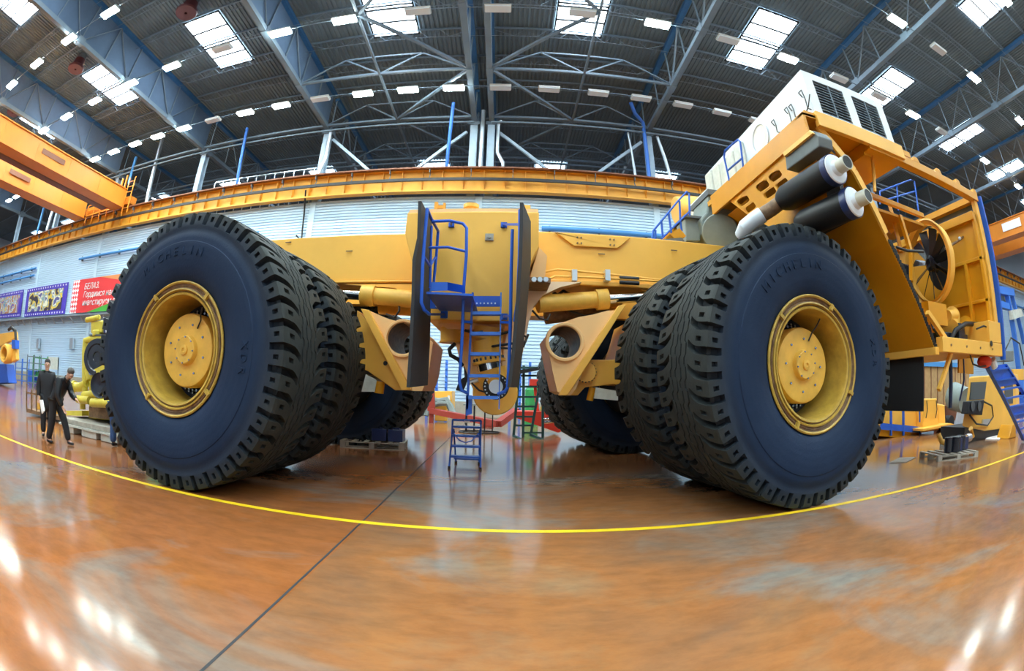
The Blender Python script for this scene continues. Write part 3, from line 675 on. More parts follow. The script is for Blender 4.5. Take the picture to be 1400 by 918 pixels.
q = P(678, 529, 7.68)
part(MB().tube(q, q+Vector((0, .3, 0)), .215, n=32), 'bearing_housing', 'black'); part(MB().tube(q-Vector((0, .04, 0)), q, .115, n=24).tube(q-Vector((0, .06, 0)), q, .03, n=12), 'bearing_cap', 'duct')
b = MB()
for k in range(20):
    aa = 2*PI*k/20; v = q+Vector((cos(aa)*.18, 0, sin(aa)*.18)); b.tube(v, v-Vector((0, .03, 0)), .014, n=6)
part(b, 'bearing_bolt', 'duct', kind='stuff')
part(MB().path([P(622, 470, 8), P(614, 478, 7.95), P(616, 486, 7.95), P(627, 492, 8.0), P(632, 500, 8.1)], .035), 'hydraulic_hose', 'black')
part(MB().path([P(655, 474, 7.9), P(672, 474, 7.7), P(700, 470, 7.6), P(718, 468, 7.9), P(722, 458, 8.2)], .022), 'hydraulic_hose', 'black')
part(MB().path([P(680, 476, 7.9), P(700, 477, 7.8), P(716, 474, 8.0), P(720, 462, 8.2), P(712, 455, 8.3)], .018), 'hydraulic_hose', 'black')
part(MB().path([P(645, 524, 8.0), P(655, 534, 7.9), P(665, 537, 7.8), P(672, 532, 7.75)], .015), 'hydraulic_hose', 'black')
part(MB().path([P(636, 452, 7.8), P(650, 456, 7.7), P(664, 453, 7.8), P(680, 458, 7.8), P(695, 454, 7.9)], .025), 'hydraulic_hose', 'black')
part(poly([(634, 500), (640, 516), (636, 528), (632, 536), (623, 534), (628, 520), (635, 516)], 8.4, .12), 'rubber_bracket', 'black_rubber')
part(MB().tube(P(640, 524, 8.2), P(656, 519, 8.2), .04, n=10), 'lock_pin', 'duct')
# --- steering cylinders
def cyl(p0, p1, p2, p3, r0, r1, Y0, Y1):
    a, c = P(*p0, Y0), P(*p1, Y1); d, e = P(*p2, Y1), P(*p3, Y1)
    part(MB().tube(a, c, r0, n=28), 'steering_cylinder', 'yellow_deep_shade' if 0 else 'hub_yellow')
    part(MB().tube(c-(c-a).normalized()*.02, d, r0*1.25, n=28), 'cylinder_collar', 'hub_yellow', bevel=.01)
    part(MB().tube(d, e, r1, n=24), 'cylinder_rod', 'chrome')
cyl((735, 416), (816, 410), (831, 409), (882, 406), .17, .10, 8.75, 9.0)
cyl((580, 411), (512, 405), (495, 404), (455, 402), .17, .10, 8.75, 9.0)
part(MB().tube(P(745, 434, 9.5), P(830, 424, 9.6), .15, n=20), 'steering_cylinder', 'rust_ring'); part(MB().tube(P(580, 423, 9.5), P(520, 420, 9.6), .16, n=20), 'steering_cylinder', 'hub_yellow')
part(MB().path([P(728, 425, 8.6), P(738, 436, 8.5), P(748, 438, 8.5), P(752, 430, 8.6)], .02).path([P(775, 424, 9), P(800, 432, 9.1), P(815, 430, 9.1)], .02), 'hydraulic_hose', 'black')
part(MB().path([P(545, 408, 8.9), P(546, 425, 8.8), P(540, 434, 8.8), P(528, 430, 8.9)], .022).path([P(600, 404, 9.2), P(545, 418, 9.3), P(520, 414, 9.3)], .02), 'hydraulic_hose', 'black')
part(MB().path([P(752, 396, 9.3), P(762, 404, 9.2), P(770, 398, 9.4), P(778, 402, 9.3)], .035).path([P(756, 396, 9.2), P(757, 402, 9.2), P(764, 404, 9.1)], .03), 'hydraulic_hose', 'black')
b = MB()
for px in (530, 545, 553): b.bar(P(px, 396, 9.9), P(px-4, 403, 9.9), .07)
part(b, 'frame_lug', 'rust_ring', kind='stuff')
# --- axle carrier arms with through tubes
def arm(sgn, hole, rpx, face, side_pts, strip, holes, Y=8.75, dep=1.5):
    c = P(*hole, Y); r = .30
    pts = [P(x, y, Y) for x, y in face]
    # face plate with a hole: fan between outline and circle
    n = 48; circ = [c+Vector((cos(2*PI*i/n)*r, 0, sin(2*PI*i/n)*r)) for i in range(n)]
    out = []
    for i in range(n):
        d = Vector((cos(2*PI*i/n), 0, sin(2*PI*i/n))); best = None
        for k in range(len(pts)):
            p, q = pts[k], pts[(k+1) % len(pts)]; e = q-p; den = d.x*e.z-d.z*e.x
            if abs(den) < 1e-9: continue
            t = ((p.x-c.x)*e.z-(p.z-c.z)*e.x)/den; u = ((p.x-c.x)*d.z-(p.z-c.z)*d.x)/den
            if t > 0 and -1e-6 <= u <= 1+1e-6: best = t if best is None else max(best, t)
        out.append(c+d*(best or r*1.5))
    b = MB(); E = Vector((0, dep, 0))
    for y_ in (0, dep):
        s = Vector((0, y_, 0)); b.add([v+s for v in circ]+[v+s for v in out], [(i, (i+1) % n, n+(i+1) % n, n+i) for i in range(n)])
    b.add(out+[v+E for v in out], [(i, (i+1) % n, n+(i+1) % n, n+i) for i in range(n)])
    part(b, 'carrier_arm', 'yellow_primer')
    part(MB().add(circ+[v+E for v in circ], [(i, (i+1) % n, n+(i+1) % n, n+i) for i in range(n)], True), 'pivot_bore', 'rust_ring')
    part(MB().lathe([(-.03, r), (-.05, r+.02), (-.05, r+.06), (0, r+.075)], c, (0, 1, 0), 48), 'bore_rim', 'yellow_primer')
    part(poly(strip, Y-.12, .14), 'arm_rib', 'yellow', bevel=.01)
    part(poly(side_pts, Y+.35, 1.2), 'axle_bracket', 'yellow', bevel=.02)
    b = MB()
    for h in holes:
        q = P(*h, Y+.34); b.tube(q, q+Vector((0, -.012, 0)), .045 if len(holes) == 1 else .012, n=12)
    part(b, 'bolt_hole', 'black', kind='stuff')
    return c
aR = [(746, 460), (764, 443), (790, 434), (824, 428), (848, 416), (860, 415), (846, 430), (800, 500), (784, 541), (763, 540), (756, 510)]
ringR = [(801+14*cos(2*PI*k/20), 509+14*sin(2*PI*k/20)) for k in range(20)]
arm(1, (772, 468), 22, aR, [(800, 492), (842, 492), (850, 470), (858, 440), (880, 440), (880, 528), (838, 526), (800, 530), (790, 541), (775, 541), (790, 520)], [(846, 418), (856, 417), (850, 426), (776, 541), (764, 541), (770, 530)], ringR)
aL = [(592, 468), (577, 452), (560, 444), (530, 436), (503, 424), (490, 420), (500, 432), (545, 505), (558, 535), (578, 535), (586, 510)]
arm(-1, (551, 463), 22, aL, [(488, 424), (500, 436), (515, 462), (534, 490), (556, 534), (540, 534), (503, 508), (486, 500)], [(493, 422), (504, 424), (562, 533), (549, 534), (540, 515), (500, 437)], [(527, 497)])
part(MB().tube(P(801, 509, 8.95), P(801, 509, 9.3), .2, n=32), 'cover_disc', 'yellow', bevel=.01)
b = MB()
for h in ringR: q = P(h[0], h[1], 8.94); b.tube(q, q+Vector((0, .03, 0)), .014, n=8)
part(b, 'cover_bolt', 'black', kind='stuff')
part(MB().tube(P(810, 530, 9.2), P(806, 548, 9.2), .07, n=12), 'drain_pipe', 'yellow_deep_shade'); part(MB().tube(P(520, 522, 9.2), P(518, 538, 9.2), .1, n=12), 'drain_pipe', 'yellow_deep_shade')
part(poly([(500, 512), (515, 520), (512, 536), (494, 536)], 9.1, .5), 'brake_cover', 'white_wrap')
part(poly([(815, 530), (845, 535), (845, 548), (812, 545)], 9.1, .5), 'brake_cover', 'white_wrap')
# --- rubber flaps on each side of the ladder platform
def flap(front, back, label):
    f = [P(x, y, Y) for x, y, Y in front]; k = [P(x, y, Y) for x, y, Y in back]; n = len(f); d = Vector((.045, 0, 0))
    b = MB(); vs = [v-d/2 for v in f]+[v-d/2 for v in k]+[v+d/2 for v in f]+[v+d/2 for v in k]
    for i in range(n-1):
        b.add([vs[i], vs[i+1], vs[n+i+1], vs[n+i]], [(0, 1, 2, 3)]); b.add([vs[2*n+i], vs[2*n+i+1], vs[3*n+i+1], vs[3*n+i]], [(0, 1, 2, 3)])
        b.add([vs[i], vs[i+1], vs[2*n+i+1], vs[2*n+i]], [(0, 1, 2, 3)]); b.add([vs[n+i], vs[n+i+1], vs[3*n+i+1], vs[3*n+i]], [(0, 1, 2, 3)])
    for i in (0, n-1): b.add([vs[i], vs[n+i], vs[3*n+i], vs[2*n+i]], [(0, 1, 2, 3)])
    part(b, 'rubber_mudflap', 'black_rubber', label=label)
flap([(574, 275, 5.95), (572.5, 325, 5.95), (566, 355, 5.95), (565, 400, 5.95), (562, 470, 5.95), (558, 530, 5.95)], [(589, 303, 7.5), (588, 330, 7.5), (588, 355, 7.5), (588, 400, 7.5), (586, 470, 7.5), (583, 527, 7.5)], 'left black rubber flap')
flap([(713, 277, 5.95), (713, 305, 5.95), (711, 360, 5.95), (707, 420, 5.95), (702, 480, 5.95), (696, 530, 5.95)], [(724, 303, 7.5), (724, 315, 7.5), (724, 356, 7.5), (719, 420, 7.5), (713, 480, 7.5), (706, 530, 7.5)], 'right black rubber flap')
# --- blue ladder platform
YP = 6.7
b = MB().prism([P(583, 399, 6.2), P(646, 402, 6.2), P(646, 402, 6.2)+Vector((0, 0, -.03)), P(583, 399, 6.2)+Vector((0, 0, -.03))], (0, 1.35, 0))
b.prism([P(584, 400, 7.4), P(646, 403, 7.4), P(646, 423, 7.4), P(587, 422, 7.4)], (0, .04, 0))
part(b, 'platform', 'blue')
b = MB().prism([P(587, 386, YP), P(612, 386, YP), P(612, 397, YP), P(587, 398, YP)], (0, .02, 0))
part(b, 'toe_board', 'blue_pale'); part(MB().prism([P(612, 386, YP), P(636, 391, YP-.3), P(636, 401, YP-.3), P(612, 397, YP)], (0, .02, 0)), 'toe_board', 'blue')
part(MB().prism([P(647, 405, 7.2), P(686, 405, 7.2), P(686, 419, 7.2), P(647, 419, 7.2)], (0, .05, 0)), 'step_box', 'blue')
b = MB()
for px in (652, 657, 662, 667, 672, 677): q = P(px, 415, 7.19); b.tube(q, q+Vector((0, -.01, 0)), .014, n=8)
for (px, py) in ((597, 419), (641, 419), (641, 410), (598, 410)): q = P(px, py, 7.39); b.tube(q, q+Vector((0, -.01, 0)), .02, n=8)
part(b, 'step_hole', 'white_paint', kind='stuff')
r = .024
part(MB().path([P(587, 430, 6.3), P(580, 424, 6.05), P(576, 414, 6.0), P(578, 360, 6.0), P(584, 286, 6.0), P(590, 300, 6.5), P(599, 316, 7.3), P(597, 345, 7.3), P(593, 386, 7.3)], r, 8), 'guard_rail', 'blue')
part(MB().path([P(590, 303, 6.5), P(615, 302, 6.5), P(633, 306, 6.5), P(638, 312, 6.5), P(637.5, 350, 6.5), P(634, 394, 6.5), P(632, 460, 6.5), P(628, 522, 6.5), P(631, 534, 6.5), P(639, 538, 6.55)], r, 8), 'handrail', 'blue')
part(MB().path([P(586, 339, 6.5), P(612, 338, 6.5), P(637, 344, 6.5)], r*.85, 8), 'guard_rail', 'blue')
part(MB().path([P(590, 309, 6.6), P(588, 394, 6.6)], r*.85, 8).path([P(580, 352, 6.0), P(588, 364, 6.6), P(595, 352, 7.3)], r*.8, 8), 'guard_rail', 'blue')
part(MB().path([P(700.5, 314, 6.5), P(699, 370, 6.5), P(698, 430, 6.5), P(696, 500, 6.5), P(694, 530, 6.5), P(690, 536, 6.5), P(681, 539, 6.55)], r*1.05, 8), 'handrail', 'blue')
part(MB().path([P(711, 287, 6.0), P(710.5, 350, 6.0), P(708, 410, 6.0), P(704, 440, 6.1)], r*1.1, 8), 'guard_rail', 'blue')
for (px, py, w, h, qx, qy) in ((689, 307, 9, 8, 711, 307), (617, 307, 8, 7, 617, 302), (607, 430, 10, 10, 587, 430), (689, 433, 10, 9, 698, 432)):
    q = P(px, py, 7.55); hx = w*.0058; hz = h*.0058
    part(MB().box(q.x-hx, q.x+hx, 7.56, 7.6, q.z-hz, q.z+hz).bar(q, P(qx, qy, 6.5), .035), 'rail_bracket', 'blue')
# ladder
b = MB(); b.prism([P(645, 400, YP), P(647.5, 400, YP), P(640, 560, YP), P(637, 560, YP)], (0, .1, 0)); part(b, 'ladder_stile', 'blue')
b = MB(); b.prism([P(684, 400, YP), P(686, 400, YP), P(683, 560, YP), P(681.5, 560, YP)], (0, .1, 0)); part(b, 'ladder_stile', 'blue_pale')
for py, x0, x1 in ((428, 646, 685), (456, 644, 684), (484, 643, 683), (514, 641, 682), (544, 640, 681)):
    part(MB().prism([P(x0, py-2.2, YP-.05), P(x1, py-2.2, YP-.05), P(x1, py+2.2, YP-.05), P(x0, py+2.2, YP-.05)], (0, .14, 0)), 'rung', 'blue_pale')
part(MB().prism([P(637, 541, YP), P(645, 541, YP), P(645, 566, YP), P(637, 569, YP)], (0, .1, 0)), 'ladder_foot', 'blue')
part(MB().bar(P(632, 440, 6.5), P(645, 441, YP), .035).bar(P(685, 441, YP), P(698, 441, 6.5), .035), 'ladder_stay', 'blue')

# ------------------------------------------------------------------ front end of the chassis (right)
# deck fascia and perforated side plate
part(MB().prism([(4.70, 5.2, 5.66), (4.70, 9.3, 5.66), (4.70, 9.3, 6.14), (4.70, 5.2, 6.06)], (.06, 0, 0)).prism([(4.70, 5.2, 6.06), (4.70, 9.3, 6.14), (5.2, 9.3, 6.14), (5.2, 5.2, 6.08)], (0, 0, -.05)), 'deck_fascia', 'yellow_deep_shade', bevel=.01)
def plate_with_holes(X, outline, holes, m, nm):
    # outline and holes given in the plate's own (y, z); triangulated with bmesh
    bm = bmesh.new(); es = []
    def loop(pts):
        vs = [bm.verts.new((X, y, z)) for y, z in pts]
        for i in range(len(vs)): es.append(bm.edges.new((vs[i], vs[(i+1) % len(vs)])))
    loop(outline)
    for h in holes: loop(h)
    bmesh.ops.triangle_fill(bm, edges=es, use_beauty=True)
    b = MB(); bm.verts.ensure_lookup_table(); bm.verts.index_update()
    vs = [v.co.copy() for v in bm.verts]; fs = [tuple(v.index for v in f.verts) for f in bm.faces]; bm.free()
    b.add(vs, fs); b.add([v+Vector((.05, 0, 0)) for v in vs], fs)
    part(b, nm, m)
def pyz(x, y, X): q = PX(x, y, X); return (q.y, q.z)
def rr_hole(x, y, a, w, h):
    out = []
    for k in range(16):
        t = 2*PI*k/16; cx = copysign(abs(cos(t))**.55, cos(t))*w; cy = copysign(abs(sin(t))**.55, sin(t))*h
        out.append(pyz(x+cx*cos(a)-cy*sin(a), y+cx*sin(a)+cy*cos(a), 4.75))
    return out
hs = [rr_hole(880+750/4.17, 120+503/4.17, -.6, 9.2, 5.6), rr_hole(880+678/4.17, 120+560/4.17, -.6, 9, 5.6), rr_hole(880+787/4.17, 120+545/4.17, -.6, 9, 5.6),
      rr_hole(880+718/4.17, 120+597/4.17, -.6, 9, 5.6), rr_hole(880+568/4.17, 120+645/4.17, -.6, 8.2, 5.2), rr_hole(880+605/4.17, 120+682/4.17, -.6, 8.2, 5.2), rr_hole(880+640/4.17, 120+716/4.17, -.6, 8, 5)]
plate_with_holes(4.75, [(5.2, 5.68), (8.45, 5.68), pyz(1030, 300, 4.75), pyz(1056, 312, 4.75), (6.2, 4.0), (5.2, 4.4)][::-1], hs, 'yellow_deep_shade', 'perforated_plate')
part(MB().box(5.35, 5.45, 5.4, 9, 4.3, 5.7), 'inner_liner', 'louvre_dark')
b = MB(); b.prism([pyz_ and Vector((4.5, *pyz_)) for pyz_ in (pyz(1073, 211, 4.5), pyz(1111, 178, 4.5), pyz(1119, 186, 4.5), pyz(1120, 200, 4.5), pyz(1075, 233, 4.5))], (.3, 0, 0)); part(b, 'insulated_box', 'grey_blanket', bevel=.02)
b = MB(); b.prism([Vector((4.45, *p)) for p in (pyz(1070, 209, 4.45), pyz(1107, 178, 4.45), pyz(1111, 182, 4.45), pyz(1072, 214, 4.45))], (.2, 0, 0)); part(b, 'angle_strip', 'yellow')
# deck floor
part(MB().box(4.76, 7.7, 5.2, 11.5, 6.0, 6.12), 'deck', 'yellow_deep_shade'); part(MB().box(5.0, 7.4, 5.15, 5.25, 5.86, 6.16), 'deck_edge', 'yellow', bevel=.01)
# braking resistor cabinet
wx0, wx1, wy0, wy1, wz0, wz1 = 5.12, 7.36, 5.3, 10.0, 6.14, 7.22
b = MB(); b.box(wx0+.002, wx0+.05, wy0+.05, wy1-.05, wz0, wz1-.05).box(wx1-.05, wx1-.002, wy0+.05, wy1-.05, wz0, wz1-.05).box(wx0, wx1, wy0, wy1, wz1-.05, wz1).box(wx0, wx1, wy1-.05, wy1, wz0, wz1-.05)
for x0, x1 in ((wx0, wx0+.22), (6.12, 6.36), (wx1-.22, wx1)): b.box(x0, x1, wy0, wy0+.05, wz0, wz1-.05)
for x0, x1 in ((wx0+.22, 6.12), (6.36, wx1-.22)): b.box(x0, x1, wy0, wy0+.05, wz0, wz0+.16).box(x0, x1, wy0, wy0+.05, wz1-.16, wz1-.05)
part(b, 'resistor_cabinet', 'white_paint')
for x0, x1 in ((wx0+.22, 6.12), (6.36, wx1-.22)):
    part(MB().box(x0, x1, wy0+.1, wy0+.12, wz0+.16, wz1-.16), 'louvre_back', 'louvre_dark')
    b = MB(); z = wz0+.18
    while z < wz1-.17: b.prism([(x0, wy0+.01, z), (x0, wy0+.08, z+.03), (x0, wy0+.08, z+.038), (x0, wy0+.01, z+.012)], (x1-x0, 0, 0)); z += .066
    b.box((x0+x1)/2-.012, (x0+x1)/2+.012, wy0, wy0+.08, wz0+.16, wz1-.16)
    part(b, 'louvre', 'steel_paint')
q = PX(1040, 190, wx0)
part(MB().lathe([(0, .34), (-.03, .36), (-.03, .32), (.02, .30)], q, (1, 0, 0), 32), 'port_ring', 'white_paint'); part(MB().lathe([(-.002, .001), (-.003, .31)], q, (1, 0, 0), 32), 'port_cover', 'white_wrap')
for (x, y, l) in ((1062, 165, .30), (1080, 148, .36), (1086, 144, .3), (1100, 125, .42)):
    a = PX(x, y, wx0); e = a+Vector((0, -.02, -l)); f_ = Vector((-.08, 0, 0))
    part(MB().path([a+Vector((0, .12, -.06)), a+f_+Vector((0, .1, 0)), a+f_, a+f_+Vector((0, -.03, -l*.5)), e+f_, e], .014, 6), 'cable_handle', 'steel_dark')
b = MB().path([PX(1110, 130, wx0)+Vector((-.05, 0, 0)), PX(1111, 148, wx0)+Vector((-.1, 0, 0)), PX(1104, 165, wx0)+Vector((-.1, 0, 0))], .012, 6); part(b, 'cable', 'black')
b = MB(); random.seed(3)
for k in range(5): y0 = 8.0+k*.42; b.box(wx0-.10-random.random()*.04, wx0, y0, y0+.38, 6.16+random.random()*.05, 7.0+random.random()*.15)
part(b, 'wrapped_module', 'white_wrap', bevel=.04)
part(MB().box(5.0, 6.6, 10.0, 11.4, 5.7, 6.75).box(5.0, 6.2, 10.0, 11.6, 5.0, 5.7), 'wrapped_cabinet', 'white_wrap', bevel=.06)
# blue deck rail
r = .022
part(MB().path([PX(997, 247, 4.7), PX(990, 215, 4.7), PX(991, 206, 4.7), PX(1009, 191, 4.7), PX(1012, 194, 4.7), PX(1016, 228, 4.7)], r, 8).path([PX(994, 234, 4.7), PX(1014, 217, 4.7)], r, 8), 'deck_rail', 'blue')
# blower, ducts and platform behind the tyre top
Yd = 9.6
b = MB(); b.prism([P(x, y, Yd) for x, y in ((968, 267), (985, 263), (995, 268), (1030, 305), (1040, 330), (1000, 335), (975, 332), (962, 318), (957, 300), (966, 290))], (0, 1.0, 0)); part(b, 'blower_housing', 'grey_green', bevel=.05)
part(MB().tube(P(985, 318, 9.3), P(985, 318, 10.2), .45, n=32), 'blower_scroll', 'grey_green', bevel=.03)
part(MB().box(P(966, 264, Yd).x, P(990, 262, Yd).x, Yd-.1, Yd+1.1, P(966, 266, Yd).z-.03, P(966, 263, Yd).z+.05), 'duct_flange', 'steel_dark')
part(MB().prism([P(x, y, 9.8) for x, y in ((936, 299), (958, 298), (958, 330), (938, 330))], (0, .6, 0)), 'grey_bracket', 'grey_green', bevel=.03)
part(MB().box(P(934, 299, 9.8).x, P(958, 297, 9.8).x, 9.7, 10.5, P(940, 299, 9.8).z, P(940, 296, 9.8).z), 'bracket_flange', 'steel_dark')
a, c = P(924, 288, 12), P(962, 288, 12); part(MB().tube(a, c, .42, n=32), 'air_tank', 'yellow', bevel=.03)
part(MB().prism([P(x, y, 9.3) for x, y in ((929, 312), (938, 323), (926, 330), (916, 320))], (0, .3, 0)), 'yellow_bracket', 'yellow_deep_shade')
part(MB().prism([P(x, y, 10.5) for x, y in ((918, 312), (936, 308), (938, 330), (905, 330))], (0, .5, 0)), 'motor_block', 'yellow_deep_shade')
part(MB().prism([P(x, y, 9.2) for x, y in ((898, 328), (932, 325), (936, 330), (905, 331))], (0, .5, 0)), 'walk_plate', 'steel_dark')
b = MB()
for pts in ([(892, 327), (893, 316), (922, 281), (926, 276), (939, 262), (942, 265), (943, 295)], [(904, 327), (944, 288)], [(929, 275), (930, 300), (932, 316)], [(904, 301), (906, 323)], [(914, 291), (918, 320)], [(896, 315), (896, 328)]):
    b.path([P(x, y, 9.4) for x, y in pts], .025, 6)
part(b, 'walkway_railing', 'blue')
# exhaust mufflers, lying across the chassis with their outlets towards the camera
def muffler(c0, c1, r, lab):
    a, c = Vector(c0), Vector(c1); d = (c-a).normalized()
    m = part(MB().lathe([(0, .001), (0, r*.55), (.02, r), (.14, r*1.02), ((c-a).length-.15, r), ((c-a).length, r*.8), ((c-a).length, .001)], a, d, 48), 'muffler', 'muffler_black', label=lab)
    part(MB().lathe([(-.02, r*.98), (-.03, r*1.06), (.10, r*1.06), (.11, r)], a, d, 48), 'muffler_band', 'blue_band')
    part(MB().lathe([(-.03, r*1.0), (-.05, r*.95), (-.06, r*.55), (-.14, r*.5)], a, d, 48), 'muffler_cap', 'white_paint')
    part(MB().lathe([(-.03, r*.5), (-.30, r*.47), (-.33, r*.49), (-.33, r*.42), (-.1, r*.40)], a, d, 32), 'outlet_pipe', 'outlet_cream'); part(MB().lathe([(-.325, .001), (-.325, r*.425), (-.1, r*.41)], a, d, 24), 'outlet_bore_dark', 'black')  # black disc across the outlet stands in for the hollow pipe's dark inside
mat('blue_band', (.02, .035, .12), .3); mat('outlet_cream', (.55, .56, .48), .35)
a, c = P(1141, 232, 4.65), P(1071, 274, 6.15); muffler(a, c, .225, 'upper black exhaust muffler')
a, c = P(1166, 277, 4.65), P(1095, 309, 5.85); muffler(a, c, .225, 'lower black exhaust muffler')
part(MB().path([P(1071, 274, 6.15), P(1055, 286, 6.3), P(1042, 294, 6.4)], .125, 16), 'exhaust_pipe', 'rust_ring'); part(MB().path([P(1042, 294, 6.4), P(1030, 302, 6.5), P(1020, 310, 6.6), P(1015, 322, 6.8)], .14, 16), 'exhaust_elbow', 'white_paint')
# big sloping mudguard plate behind the front wheel
sl = [(5.0, 5.62), (5.75, 5.22), (6.34, 4.07), (7.58, 2.27)]
b = MB(); b.add([(x, yy, z) for yy in (5.35, 11.5) for x, z in sl]+[(x+.07, yy, z+.03) for yy in (5.35, 11.5) for x, z in sl], [(i, i+1, 5+i, 4+i) for i in range(3)]+[(8+i, 9+i, 13+i, 12+i) for i in range(3)]+[(i, i+1, 9+i, 8+i) for i in range(3)])
part(b, 'mudguard_plate', 'yellow_deep_shade')
b = MB(); random.seed(5)
for k in range(40):
    t = k/39; x = 6.34+1.24*t; z = 4.07-1.8*t; b.box(x+.02, x+.08+random.random()*.04, 5.33, 5.42, z-.02, z+.05)
part(b, 'edge_trim', 'louvre_dark')
part(MB().bar((5.06, 5.28, 5.92), (5.72, 5.28, 5.22), .14, .05, (0, 1, 0)).bar((5.72, 5.28, 5.22), (6.28, 5.30, 4.2), .13, .05, (0, 1, 0)), 'fascia_strut', 'yellow')
part(MB().box(7.52, 7.66, 5.3, 11.5, 2.22, 2.36), 'lower_beam', 'yellow', bevel=.01)
part(MB().box(7.66, 7.70, 5.77, 8.0, 1.22, 2.26), 'rubber_curtain', 'black_rubber', label='black rubber sheet under the mudguard')
part(MB().box(7.67, 10.75, 5.2, 5.38, 2.27, 2.54), 'bumper_beam', 'yellow', bevel=.01); b = MB()
for x in (8.0, 8.7, 9.4, 10.1): b.tube((x, 5.2, 2.4), (x, 5.18, 2.4), .022, n=8)
part(b, 'beam_bolt', 'rust_ring', kind='stuff')
part(MB().bar((7.3, 5.3, 2.95), (7.95, 5.3, 2.5), .09).bar((7.75, 5.4, 1.6), (8.3, 5.4, 2.3), .08), 'brace_pipe', 'yellow')
part(MB().box(10.0, 10.74, 5.21, 6.0, 2.55, 3.0).box(10.0, 10.74, 5.39, 6.0, 2.28, 2.55), 'corner_box', 'yellow', bevel=.01); q = P(1355, 470, 5.19); part(MB().tube(q, q+Vector((0, -.02, 0)), .06, n=12), 'corner_lamp', 'black')
# radiator frame
part(MB().box(6.3, 10.7, 5.2, 5.4, 5.80, 5.98), 'top_beam', 'yellow_deep_shade', bevel=.01)
b = MB()
for x in (6.9, 7.9, 8.8, 9.7, 10.6): b.prism([(x-.12, 5.2, 5.98), (x+.12, 5.2, 5.98), (x+.06, 5.2, 6.08), (x-.06, 5.2, 6.08)], (0, .2, 0))
part(b, 'beam_lug', 'yellow_deep_shade', kind='stuff')
part(MB().box(6.3, 6.5, 5.4, 11, 5.75, 5.98).box(10.5, 10.7, 5.4, 11, 5.8, 5.95), 'side_beam', 'yellow_deep_shade')
part(MB().box(10.5, 10.68, 5.25, 5.38, 2.5, 5.85), 'front_post', 'yellow', bevel=.01); part(MB().box(10.78, 10.86, 5.15, 5.3, 2.2, 5.95), 'blue_post', 'blue', label='bright blue edge post')
part(MB().box(10.70, 10.78, 5.45, 11, 3.0, 5.8), 'radiator_core', 'steel_dark')
part(MB().box(10.40, 10.46, 5.3, 9.6, 2.6, 5.45).box(10.25, 10.46, 5.3, 9.6, 5.3, 5.5).box(10.3, 10.46, 5.3, 5.4, 2.6, 5.4).box(10.3, 10.46, 5.3, 6.6, 4.38, 4.46).box(10.3, 10.46, 5.3, 6.6, 3.45, 3.52).box(10.28, 10.46, 5.85, 5.95, 2.6, 4.4), 'radiator_shroud', 'yellow_deep_shade', bevel=.01)
FC = Vector((9.35, *pyz(1270, 360, 9.35))); FR = .94; fd = Matrix.Rotation(radians(-14), 3, 'Z') @ Vector((-1, 0, 0))
fan = part(MB().lathe([(.05, FR*.90), (-.0, FR*.93), (.08, FR), (.10, FR*1.03), (.08, FR*1.06), (.0, FR*1.03), (-.14, FR*.98), (-.14, FR*.92), (.05, FR*.90)], FC, fd, 64), 'fan_ring', 'yellow')
part(MB().lathe([(-.02, .001), (.02, .10), (-.02, .18), (-.25, .2), (-.25, .001)], FC, fd, 32), 'fan_hub', 'black_gloss')
fx = fd.cross(Vector((0, 0, 1))).normalized(); fz = fx.cross(fd).normalized()
for k in range(11):
    a = 2*PI*k/11+.25; d = fx*cos(a)+fz*sin(a); s = fx*(-sin(a))+fz*cos(a)
    bl = MB(); w0, w1 = .05, .09; A = FC-fd*.08
    pts = [A+d*.16-s*w0+fd*.05, A+d*.16+s*w0-fd*.05, A+d*FR*.85+s*w1-fd*.08, A+d*FR*.85-s*w1+fd*.06]
    bl.prism(pts, fd*-.02); part(bl, 'fan_blade', 'black_gloss')
part(MB().lathe([(-.45, .001), (-.45, FR*.62)], FC, fd, 32), 'fan_dark_disc', 'louvre_dark')  # dark disc added behind the blades to darken the view through the ring
part(MB().path([P(1340, 300, 5.7), P(1328, 315, 5.8), P(1310, 330, 5.9), P(1292, 340, 6.0)], .03, 8), 'coolant_hose', 'rust_ring')
b = MB()
for (px, py) in ((1312, 326), (1320, 320), (1334, 307), (1296, 338)): q = P(px, py, 5.8); b.sphere(q, .045, 8)
part(b, 'hose_clip', 'white_paint', kind='stuff')
# machinery seen between the mudguard and the fan
part(MB().box(7.8, 9.4, 7.6, 10.5, 3.0, 5.0).box(8.4, 9.0, 6.9, 7.6, 2.8, 4.4), 'engine_block', 'black_gloss', bevel=.05)
part(MB().bar(P(1238, 300, 6.6), P(1216, 318, 6.9), .10).bar(P(1216, 280, 6.6), P(1232, 345, 6.4), .08).bar(P(1202, 300, 6.8), P(1250, 312, 6.6), .10).bar(P(1230, 295, 6.2), P(1245, 345, 6.1), .09).bar(P(1245, 345, 6.1), P(1246, 385, 6.0), .08), 'engine_support', 'yellow_deep_shade')
part(MB().path([P(1225, 338, 6.0), P(1240, 343, 5.9), P(1262, 344, 5.9)], .03, 8).path([P(1228, 372, 6), P(1240, 378, 6), P(1243, 400, 6), P(1250, 430, 6)], .03, 8), 'engine_hose', 'black')
part(MB().bar((6.6, 6.2, 5.4), (9.0, 6.2, 5.35), .1).box(6.6, 9.0, 6.2, 7.4, 5.1, 5.16), 'upper_platform', 'yellow_deep_shade')
b = MB()
for pts in ([(1203, 280), (1203, 262), (1245, 246), (1250, 248), (1256, 292)], [(1203, 276), (1250, 262)], [(1226, 255), (1228, 288)]): b.path([P(x, y, 7.3) for x, y in pts], .025, 6)
part(b, 'platform_railing', 'blue')
part(MB().path([P(1192, 208, 5.6), P(1196, 262, 5.6)], .035, 8), 'hanger_rod', 'yellow')
